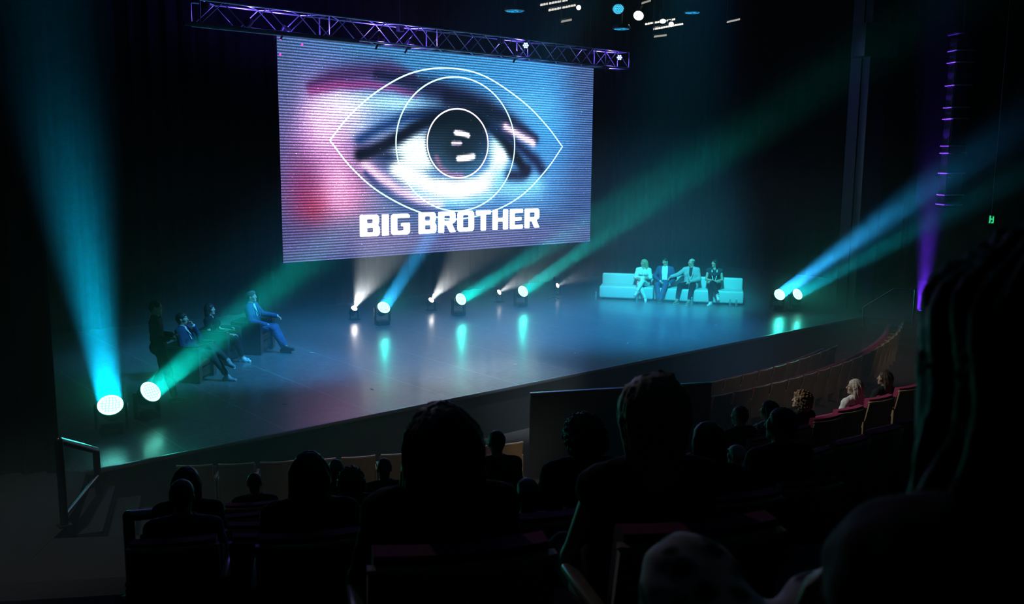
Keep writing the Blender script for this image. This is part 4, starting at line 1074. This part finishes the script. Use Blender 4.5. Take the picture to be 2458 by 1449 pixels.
person(J, 'person with long blonde hair in a white suit, arms and legs crossed, on the sofa', p, az, 'long', (.42, .32, .18), 'blonde', fem=True, top=whitec, trousers=whitec, shoes=whiteshoe, vneck='v', legs_to=.88, scale=.93)
p, az = sofa_at(1590, 724, 1, .33)
J = pose_seated(.43, 18, look=(-30, -8, 10), sway=4, Kr=(.15, .44, .54), Kl=(-.10, .45, .54), Ar=(.05, .56, .09), Al=(.0, .62, .11), Fr=(-.1, 1, .0), Fl=(.15, 1, .05))
J['Er'] = J['Sr'] + np.array([.14, .06, -.26]); J['Wr'] = J['P'] + np.array([.10, .22, .08]); J['Dr'] = (-.7, .6, -.2)
J['El'] = J['Sl'] + np.array([-.12, .06, -.27]); J['Wl'] = J['P'] + np.array([-.17, .20, .02]); J['Dl'] = (.1, .9, -.3)
person(J, 'person in blue jacket over a white T-shirt, ankles crossed, second on the sofa', p, az, 'short', (.02, .016, .013), 'black', top=blue, shirt=whitec, trousers=blue, shoes=brownshoe, vneck='open', legs_to=.92)
p, az = sofa_at(1652, 727, 1, .36)
J = pose_seated(.43, 10, look=(-55, 0, 0), Kr=(.24, .42, .54), Kl=(-.13, .44, .55), Ar=(.30, .50, .09), Al=(-.06, .52, .09), Fr=(.35, 1, 0), Fl=(.3, 1, 0))
J['Er'] = J['Sr'] + np.array([.20, .10, -.16]); J['Wr'] = J['Er'] + np.array([.19, .12, -.06]); J['Dr'] = (.5, .6, -.5)
J['El'] = J['Sl'] + np.array([-.07, .06, -.27]); J['Wl'] = J['P'] + np.array([-.03, .28, .12]); J['Dl'] = (.5, .8, -.1)
person(J, 'person with bald head in a pale grey blazer and dark trousers, third on the sofa', p, az, 'bald_fringe', (.10, .08, .07), 'grey_brown', top=greyc, shirt=charcoal, trousers=darkc, shoes=tanboot, vneck='jacket', lapel=greyc, legs_to=.80)
p, az = sofa_at(1712, 727, 2, .33)
J = pose_seated(.43, 9, look=(-48, 3, 0), Kr=(.10, .46, .55), Kl=(.05, .46, .67), Ar=(.08, .52, .09), Al=(-.12, .60, .34), Fr=(.5, .9, -.05), Fl=(-.2, .8, -.55))
J['Er'] = J['Sr'] + np.array([.05, .10, -.26]); J['Wr'] = J['P'] + np.array([-.04, .26, .17]); J['Dr'] = (-1, .1, 0); J['Pr'] = (0, -1, 0)
J['El'] = J['Sl'] + np.array([-.05, .10, -.26]); J['Wl'] = J['P'] + np.array([.06, .28, .14]); J['Dl'] = (1, .1, 0); J['Pl'] = (0, -1, 0)
person(J, 'person with dark hair, white-edged waistcoat and bare crossed arms, last on the sofa', p, az, 'bob', (.015, .01, .01), 'black', fem=True, top=charcoal, trousers=darkc, shoes=whiteshoe, sleeve=0, vneck='v', lapel=whitec, legs_to=.84)
# ------------------------------------------------------------------ theatre seats
ORD = ['first', 'second', 'third', 'fourth', 'fifth', 'sixth', 'seventh', 'eighth', 'ninth', 'tenth', 'eleventh', 'twelfth', 'thirteenth', 'fourteenth', 'fifteenth', 'sixteenth', 'seventeenth', 'eighteenth', 'nineteenth', 'twentieth', 'twenty-first', 'twenty-second', 'twenty-third', 'twenty-fourth']
def theatre_seat(shell_m, pad_m, trim_m, drop=0., ptop=.90, pth=.07):
    """a fixed theatre chair facing +Y whose shell top sits at the origin's height + .87"""
    t = thing('theatre_seat', 'x', 'theatre seat')
    tilt = math.tan(R(11))
    def bk(z, off): return -.02 - (z - .40) * tilt + off
    def curved(x0, x1, z0, z1, oy, th, bow=.035, n=8):
        mb = MB(); g = []
        for i in range(n + 1):
            x = x0 + (x1 - x0) * i / n; c = bow * (1 - (2 * x / .5) ** 2)
            g.append([mb.bm.verts.new((x, bk(z, oy) - c + b * th, z)) for z in (z0, z1) for b in (0, 1)])
        for a, b in zip(g, g[1:]):
            for p, q in ((0, 1), (1, 3), (3, 2), (2, 0)): mb.bm.faces.new((a[p], a[q], b[q], b[p]))
        mb.bm.faces.new(g[0]); mb.bm.faces.new(g[-1]); 
        return mb
    curved(-.242, .242, .24, .855, -.03, .022).build('back_shell', shell_m, t)
    curved(-.242, .242, .855, .875, -.034, .034).build('top_trim', trim_m, t)
    pd = curved(-.225, .225, .42, ptop, .0, pth); pd.build('back_pad', pad_m, t)
    MB().box((0, .16, .52), (.46, .12, .46), bev=.03, rot=Matrix.Rotation(R(-14), 3, 'X')).build('tip_up_seat', pad_m, t)
    for s in (-1, 1):
        sd = MB().box((s * .258, .06, .32 - drop / 2), (.02, .30, .60 + drop), bev=.006).build('side_panel', shell_m, t)
        MB().box((s * .252, .10, .635), (.045, .34, .03), bev=.01).build('armrest', woodtrim, sd)
    return t
SEATS = {'crimson': [theatre_seat(wood, pink, woodtrim), False], 'plywood': [theatre_seat(wood, pink, woodtrim, ptop=.80, pth=.05), False]}
def seat_at(x, y, z, az, label, group):
    S = SEATS['plywood' if z < -.5 else 'crimson']
    t = S[0] if not S[1] else copy_tree(S[0]); S[1] = True
    t.location = (x, y, z); t.rotation_euler = (0, 0, facing(az)); t['label'] = label; t['group'] = group; return t
def inward(x, y): return math.degrees(math.atan2(ROWC[0] - x, ROWC[1] - y))
def ang_of_px(px, Rr, z):
    best = None
    for i in range(-700, 500):
        a = R(i / 10); q = polar(Rr, a); c = CM.T @ np.array([q[0], q[1], z - CAMZ])
        if c[2] > .2:
            u = c[0] / c[2] * F + W / 2
            if best is None or abs(u - px) < best[0]: best = (abs(u - px), a)
    return best[1]
def on_row(px, py, Rr):
    d = ray(px, py); d = d / np.linalg.norm(d); lo, hi = .3, 24.
    g = lambda t: math.hypot(d[0] * t - ROWC[0], d[1] * t - ROWC[1])
    for _ in range(60):
        m = (lo + hi) / 2
        if g(m) > Rr: lo = m
        else: hi = m
    return d * lo + np.array([0, 0, CAMZ])
def fill_row(Rr, zs, pxa, pxb, taken, label, group, pitch=.56):
    a0, a1 = ang_of_px(pxa, Rr, zs), ang_of_px(pxb, Rr, zs); st = pitch / Rr; L = sorted(taken); a = a0
    while a <= a1:
        if all(abs(a - t) > st * .92 for t in L): L.append(a)
        a += st * (1 if not taken else .25)
    for i, a in enumerate(sorted(L)):
        q = polar(Rr, a); seat_at(q[0], q[1], zs - .87, inward(*q), label % ORD[i], group)
# front rows near the stage
fill_row(20.4, -.02, 470, 1262, [], '%s seat from the handrail in the front row below the near stage edge', 'front row seats before the black panel')
fill_row(19.5, -.02, 1722, 2146, [], '%s seat from the black panel in the long curved row of plywood backs', 'curved row of plywood backs at the column end')
fill_row(18.6, -.06, 1660, 2005, [], '%s seat from the panel in the short row hard against the stage, column end', 'short row hard against the stage')

# ------------------------------------------------------------------ audience
HAIRTOP = dict(curly=.045, egg=.075, long_veil=.03, long=.02, bob=.02, short=.015, short_up=.03, updo=.08, long_full=.02, cap=.02)
def seat_and(px, py, Rr, zs, label, look=(0, 0, 0), lean=8, az=None, head_up=0., slouch=0., sway=0, P=None, **kw):
    """someone in row Rr (shell tops at height zs) whose crown is seen at (px,py)"""
    if P is None: P = on_row(px, py, Rr - .24)
    P = P - np.array([0, 0, HAIRTOP.get(kw.get('hair'), .0)])
    fz = zs - .87; hh = P[2] - fz
    az = inward(P[0], P[1]) if az is None else az
    J = pose_seated(.43, lean, look=look, sway=sway)
    J['Wr'] = np.array([.06, .36, .56]); J['Wl'] = np.array([-.06, .36, .56]); J['Dr'] = (-.5, .9, -.15); J['Dl'] = (.5, .9, -.15)
    sc_ = hh / 1.285
    f = Vector((math.sin(R(az)), math.cos(R(az)), 0))
    off = J['H'][1]
    J.update(kw.pop('J', {}))
    loc = (P[0] - f.x * off * sc_, P[1] - f.y * off * sc_, fz)
    b = person(J, label, loc, az, scale=sc_, group=None, **kw)
    return b, math.atan2(P[0] - ROWC[0], ROWC[1] - P[1])
dk = lambda n, c: cloth(c, n)
blk = dk('aud_black', (.02, .02, .022)); jean = dk('aud_denim', (.04, .05, .08)); gry = dk('aud_grey', (.14, .14, .15)); prp = dk('aud_purple', (.10, .08, .20)); whi = dk('aud_white', (.7, .7, .7))
leop = None
def leopard():
    m, nt, b = principled('leopard_print'); L = nt.links.new; N = nt.nodes.new
    tc = N('ShaderNodeTexCoord'); v = N('ShaderNodeTexVoronoi'); v.inputs['Scale'].default_value = 20; v.inputs['Randomness'].default_value = 1
    n = N('ShaderNodeTexNoise'); n.inputs['Scale'].default_value = 30; mx = N('ShaderNodeMix'); mx.data_type = 'VECTOR'; mx.inputs[0].default_value = .012
    L(tc.outputs['Object'], n.inputs['Vector']); L(tc.outputs['Object'], mx.inputs[4]); L(n.outputs['Color'], mx.inputs[5]); L(mx.outputs[1], v.inputs['Vector'])
    r = N('ShaderNodeValToRGB'); e = r.color_ramp.elements; e[0].position = .30; e[0].color = (.012, .010, .010, 1); e[1].position = .48; e[1].color = (.85, .78, .80, 1)
    L(v.outputs['Distance'], r.inputs['Fac']); L(r.outputs['Color'], b.inputs['Base Color']); b.inputs['Roughness'].default_value = .85; return m
leop = leopard()
rows = {'r0': (25.22, 1.15), 'r1': (26.25, 1.45), 'r2': (27.25, 1.77), 'r3': (28.25, 2.10), 'r4': (29.27, 2.50), 'r5': (31.12, 3.20)}
tk = {k: [] for k in rows}
def aud(row, px, py, label, **kw):
    b, a = seat_and(px, py, rows[row][0], rows[row][1], label, **kw); tk[row].append(a); return b
HA = .010
# the two big heads in front of the camera and the head left of them
aud('r5', 1058, 976, 'person with long dark straight hair hanging over the shoulders, largest dark head before the stage', hair='long_veil', hcol=(.02, .015, .013), hname='dark_aud', fem=True, top=blk, trousers=jean, shoes=blackshoe, h=HA)
aud('r5', 1568, 886, 'person with tall thick hair and bare shoulders, the large head before the black panel', hair='egg', hcol=(.38, .30, .22), hname='fair_aud', fem=True, top=blk, trousers=jean, shoes=blackshoe, sleeve=0, h=HA, look=(-8, 0, 0))
aud('r4', 742, 1094, 'person with long dark hair, the nearer head before the plywood front-row seats', hair='long', hcol=(.02, .016, .014), hname='dark_aud2', fem=True, top=blk, trousers=jean, shoes=blackshoe, sleeve=.3, h=HA)
aud('r3', 1398, 1000, 'person with tousled dark hair, partly behind the tall-haired head', hair='curly', hcol=(.03, .022, .018), hname='tousled', top=blk, trousers=jean, shoes=blackshoe, h=.012, look=(25, 0, 0))
aud('r4', 1268, 1142, 'person sunk low in a seat with short dark hair, between the two large heads', hair='short_up', hcol=(.03, .03, .03), hname='dark_aud3', top=gry, trousers=jean, shoes=blackshoe, h=.012, lean=22)
aud('r4', 1700, 1022, 'person with black bob hair, dark mass just past the tall-haired head', hair='bob', hcol=(.01, .01, .01), hname='black_aud', fem=True, top=blk, trousers=jean, shoes=blackshoe, h=.012)
aud('r3', 436, 1160, 'person with short hair rimmed by light, beside the bent aisle handrail', hair='short', hcol=(.06, .05, .045), hname='brown_aud2', top=prp, trousers=jean, shoes=blackshoe, h=.012)
aud('r2', 447, 1128, 'person whose hair outline shows just behind the head at the aisle handrail', hair='bob', hcol=(.09, .07, .05), hname='brown_aud3', top=blk, trousers=jean, shoes=blackshoe, h=.012)
aud('r1', 842, 1122, 'person with wavy dark hair, next to the long-haired head before the plywood seats', hair='curly', hcol=(.02, .018, .016), hname='dark_aud4', top=blk, trousers=jean, shoes=blackshoe, h=.012)
aud('r0', 922, 1105, 'person with cropped grey hair before a plywood seat, half hidden by the largest dark head', hair='short', hcol=(.12, .12, .125), hname='grey_aud', top=blk, trousers=jean, shoes=blackshoe, h=.012)
aud('r0', 1191, 1040, 'person with short hair and white collar beside the tan seat back near the black panel', hair='short', hcol=(.02, .018, .016), hname='dark_aud5', top=blk, shirt=whi, trousers=jean, shoes=blackshoe, vneck='jacket', h=.012, look=(10, 0, 0))
aud('r0', 806, 1108, 'person with greying hair showing just behind the long-haired head', hair='short', hcol=(.16, .15, .14), hname='grey_aud2', top=blk, trousers=jean, shoes=blackshoe, h=.012)
aud('r0', 610, 1140, 'person with dark hair, a dim silhouette against the plywood front row', hair='short', hcol=(.015, .013, .012), hname='dark_aud6', top=blk, trousers=jean, shoes=blackshoe, h=.012)
aud('r3', 1876, 988, 'person with short dark hair, face turned to the stage, before the row of lit faces', hair='short', hcol=(.015, .013, .012), hname='dark_aud7', top=blk, trousers=jean, shoes=blackshoe, h=.010, look=(38, 2, 0))
fill_row(25.22, 1.15, 470, 1300, tk['r0'], '%s seat from the handrail in the row of oak-edged seats behind the front row', 'oak-edged seats facing the stage centre')
fill_row(26.25, 1.45, 560, 1180, tk['r1'], '%s seat in the second oak-edged row, counted from the aisle handrail', 'second oak-edged row')
fill_row(27.25, 1.77, 430, 640, tk['r2'], '%s seat in the third oak-edged row, counted from the aisle handrail', 'third oak-edged row')
fill_row(28.25, 2.10, 420, 760, tk['r3'], '%s seat in the fourth oak-edged row, counted from the aisle handrail', 'fourth oak-edged row')
fill_row(29.27, 2.50, 560, 1700, tk['r4'], '%s dark seat back in the row right before the two largest heads', 'dark seats before the two largest heads')
fill_row(31.12, 3.20, 690, 2050, tk['r5'], '%s dark seat back in the row of the two largest heads', 'dark seats of the two largest heads')
# block past the black panel
def block_row(pts, zs, people, n, label, group):
    W3 = [onz(px, py, zs) for px, py in pts]; S = np.array([w[:2] for w in W3]); seg = np.r_[0, np.cumsum(np.hypot(*np.diff(S, axis=0).T))]
    pos = lambda s: np.array([np.interp(s, seg, S[:, 0]), np.interp(s, seg, S[:, 1])])
    spots = []
    for px, py, lb, kw in people:
        # crown on the sight line, just in front of the seat line
        best = None
        for i in range(400):
            s = -1 + (seg[-1] + 2) * i / 399; q = pos(s) + np.array([.0, .24])
            t = ray(px, py); u = math.atan2(t[0], t[1]) - math.atan2(q[0], q[1])
            if best is None or abs(u) < best[0]: best = (abs(u), s, q)
        q = best[2]; d = ray(px, py); k = math.hypot(*q) / math.hypot(d[0], d[1]); P = d * k + np.array([0, 0, CAMZ])
        seat_and(px, py, 0, zs, lb, P=P, az=kw.pop('az', 8), **kw); spots.append(best[1])
    s = 0.
    L = list(spots)
    while s <= seg[-1] + .01:
        if all(abs(s - t) > .50 for t in L): L.append(s)
        s += .07
    for i, s in enumerate(sorted(L)):
        q = pos(min(max(s, 0), seg[-1])); 
        if s > seg[-1]: continue
        seat_at(q[0], q[1], zs - .87, 8, label % ORD[i], group)
block_row([(1690, 1072), (1745, 1060), (1850, 1042), (1905, 1022), (2000, 987), (2140, 937), (2190, 918)], 1.4, [
    (1776, 979, 'person with cropped greyish hair, first of the five heads along the crimson seats', dict(hair='short', hcol=(.10, .10, .09), hname='grey_aud3', top=blk, trousers=jean, shoes=blackshoe, h=.011, look=(10, 0, 0))),
    (1846, 966, 'person with dark hair and patterned collar, second of the five heads along the crimson seats', dict(hair='long', hcol=(.015, .013, .012), hname='dark_aud8', fem=True, top=leop, trousers=jean, shoes=blackshoe, h=.011, look=(28, 0, 0))),
    (1924, 938, 'person with curly brown hair, lit face looking up to the stage', dict(hair='curly', hcol=(.20, .12, .06), hname='curly_brown', fem=True, top=blk, trousers=jean, shoes=blackshoe, h=.009, look=(46, 10, 0))),
    (2052, 913, 'person with long grey hair and glasses in a striped white top', dict(hair='long', hcol=(.46, .42, .36), hname='long_grey', fem=True, top=whi, trousers=jean, shoes=blackshoe, h=.009, look=(34, 2, 0))),
    (2124, 893, 'person with long brown hair, farthest of the lit faces', dict(hair='long', hcol=(.07, .05, .03), hname='long_brown', fem=True, top=blk, trousers=jean, shoes=blackshoe, h=.010, look=(40, 4, 0)))],
    9, '%s crimson seat along the row of lit faces, counted from the tall-haired head', 'crimson seats along the lit faces')
block_row([(1660, 1142), (1743, 1123), (1841, 1104), (1990, 1065), (2100, 1030), (2170, 1005)], 1.75, [
    (1768, 1071, 'person in a white cap, low behind the dark bob-haired head', dict(hair='cap', hcol=(.85, .84, .9), hname='white_cap', top=whi, trousers=jean, shoes=blackshoe, h=.011, look=(15, 0, 0)))],
    8, '%s crimson seat in the row before the lit faces, counted from the white cap', 'crimson seats before the lit faces')
# neighbour right beside the camera, knee in leopard print
A_head = atd(2560, 655, 1.02); A_az = 24.
Aw = Matrix.Rotation(-facing(A_az), 3, 'Z')
A_floor = 2.92
J = pose_seated(.43, 6, look=(20, -4, 0)); s_ = (A_head[2] - A_floor) / 1.285
off = J['H'][1] * s_; fz_ = Vector((math.sin(R(A_az)), math.cos(R(A_az)), 0)); A_loc = Vector((A_head[0], A_head[1], A_floor)) - fz_ * off
def A_l(p): return np.array(Aw @ (Vector(p) - A_loc)) / s_
J['Kl'] = A_l(atd(1655, 1400, 1.45)); J['Al'] = J['Kl'] + np.array([.02, .18, -.42]); J['Kr'] = A_l(atd(1990, 1500, 1.40)); J['Ar'] = J['Kr'] + np.array([0, .06, -.44]); J['Al'][2] = max(.09, J['Al'][2]); J['Ar'][2] = .09
J['El'] = A_l(atd(2330, 1400, .98)); J['Wl'] = A_l(atd(2080, 1345, 1.12)); J['Dl'] = tuple(A_l(atd(1960, 1420, 1.22)) - J['Wl']); J['Pl'] = (0, 0, -1)
person(J, 'person with long dark hair and leopard-print trousers, very close, filling the frame beside the camera', tuple(A_loc), A_az, 'curtain', (.05, .04, .035), 'near_dark', fem=True, top=dk('aud_taupe', (.16, .15, .14)), trousers=leop, shoes=blackshoe, scale=s_, h=.008)
q = np.array(A_loc)[:2] - np.array(fz_)[:2] * .22; seat_at(q[0], q[1], A_floor, A_az, 'dark seat right beside the camera, under the close long-haired person', 'seats beside the camera')
# glasses on the grey-haired woman are part of her
for o in [x for x in COL.objects if x.get('label', '').startswith('person with long grey hair')]:
    hr_ = [c for c in COL.objects if c.parent == o and c.name.startswith('hair')][0]
    Jg = pose_seated(.43, 8, look=(34, 2, 0)); M_ = Jg['look']; g = lambda x, y, z: Vector(Jg['H'] + M_ @ np.array([x, y, z])); mb = MB()
    for s in (-1, 1):
        n = 14; ps = [g(s * .032 + .022 * math.cos(2 * PI * i / n), .100, .012 + .018 * math.sin(2 * PI * i / n)) for i in range(n)]
        for i in range(n): mb.tube(ps[i], ps[(i + 1) % n], .0022, n=6)
        mb.tube(g(s * .054, .098, .016), g(s * .080, .0, .016), .0022, n=6)
    mb.tube(g(-.010, .101, .014), g(.010, .101, .014), .0022, n=6); mb.build('glasses', mat('glasses_frame', (.05, .02, .02), .3), o)
# house light on the block past the black panel and neighbour; added spots marked
rig((4.5, 13.5, 9.0), (10.1, 5.6, 1.3), 2600, (1, .97, .9), 13, .8)
rig((16, 4.0, 9.8), (21.6, 10.8, -.4), 1100, (1, .86, .62), 15, .9)
rig((7.0, 3.0, 9.8), (9.05, 10.1, -.35), 1500, (1, .86, .62), 6, .9)  # narrow unseen spot added to light the single tan seat back
rig((5.5, 14.5, 9.4), (1.5, .95, 3.4), 220, (.86, .82, 1.), 9, .9)
rig((.5, 8.5, 9.6), (1.7, 10.4, 0), 380, (.80, 1., .90), 44, .9)  # added spot, no visible fixture, lifts the carpet of the side landing
rig((5.0, 2.0, 9.8), (7.6, 10.9, -.3), 420, (1, .85, .72), 22, .9)  # added spot in place of dim ambient light on the front-row backs
rig((14.0, 4.0, 9.8), (16.6, 10.1, -.4), 480, (1, .86, .74), 26, .9)  # added spot that brightens the plywood backs of the curved row
rig((10.2, 9.8, 9.8), (11.4, 13.5, 0), 5500, (.66, .90, 1.), 20, 1.)  # added spot standing in for the screen's reflection on the stage front
for _m in bpy.data.materials:                 # small lit lenses are sampled through their lamps
    if _m.name != 'led_screen_picture': _m.cycles.emission_sampling = 'NONE'

# ------------------------------------------------------------------ render look
sc.view_settings.view_transform = 'Standard'; sc.view_settings.look = 'None'
sc.view_settings.exposure = 0; sc.view_settings.gamma = 1
sc.view_settings.use_curve_mapping = False
cy = sc.cycles
cy.use_denoising = True
cy.volume_bounces = 0; cy.max_bounces = 3; cy.diffuse_bounces = 1; cy.glossy_bounces = 2; cy.transmission_bounces = 3
cy.sample_clamp_direct = 0; cy.sample_clamp_indirect = 4; cy.use_light_tree = True
cy.volume_step_rate = 1.5; cy.volume_max_steps = 64
cy.caustics_reflective = False; cy.caustics_refractive = False
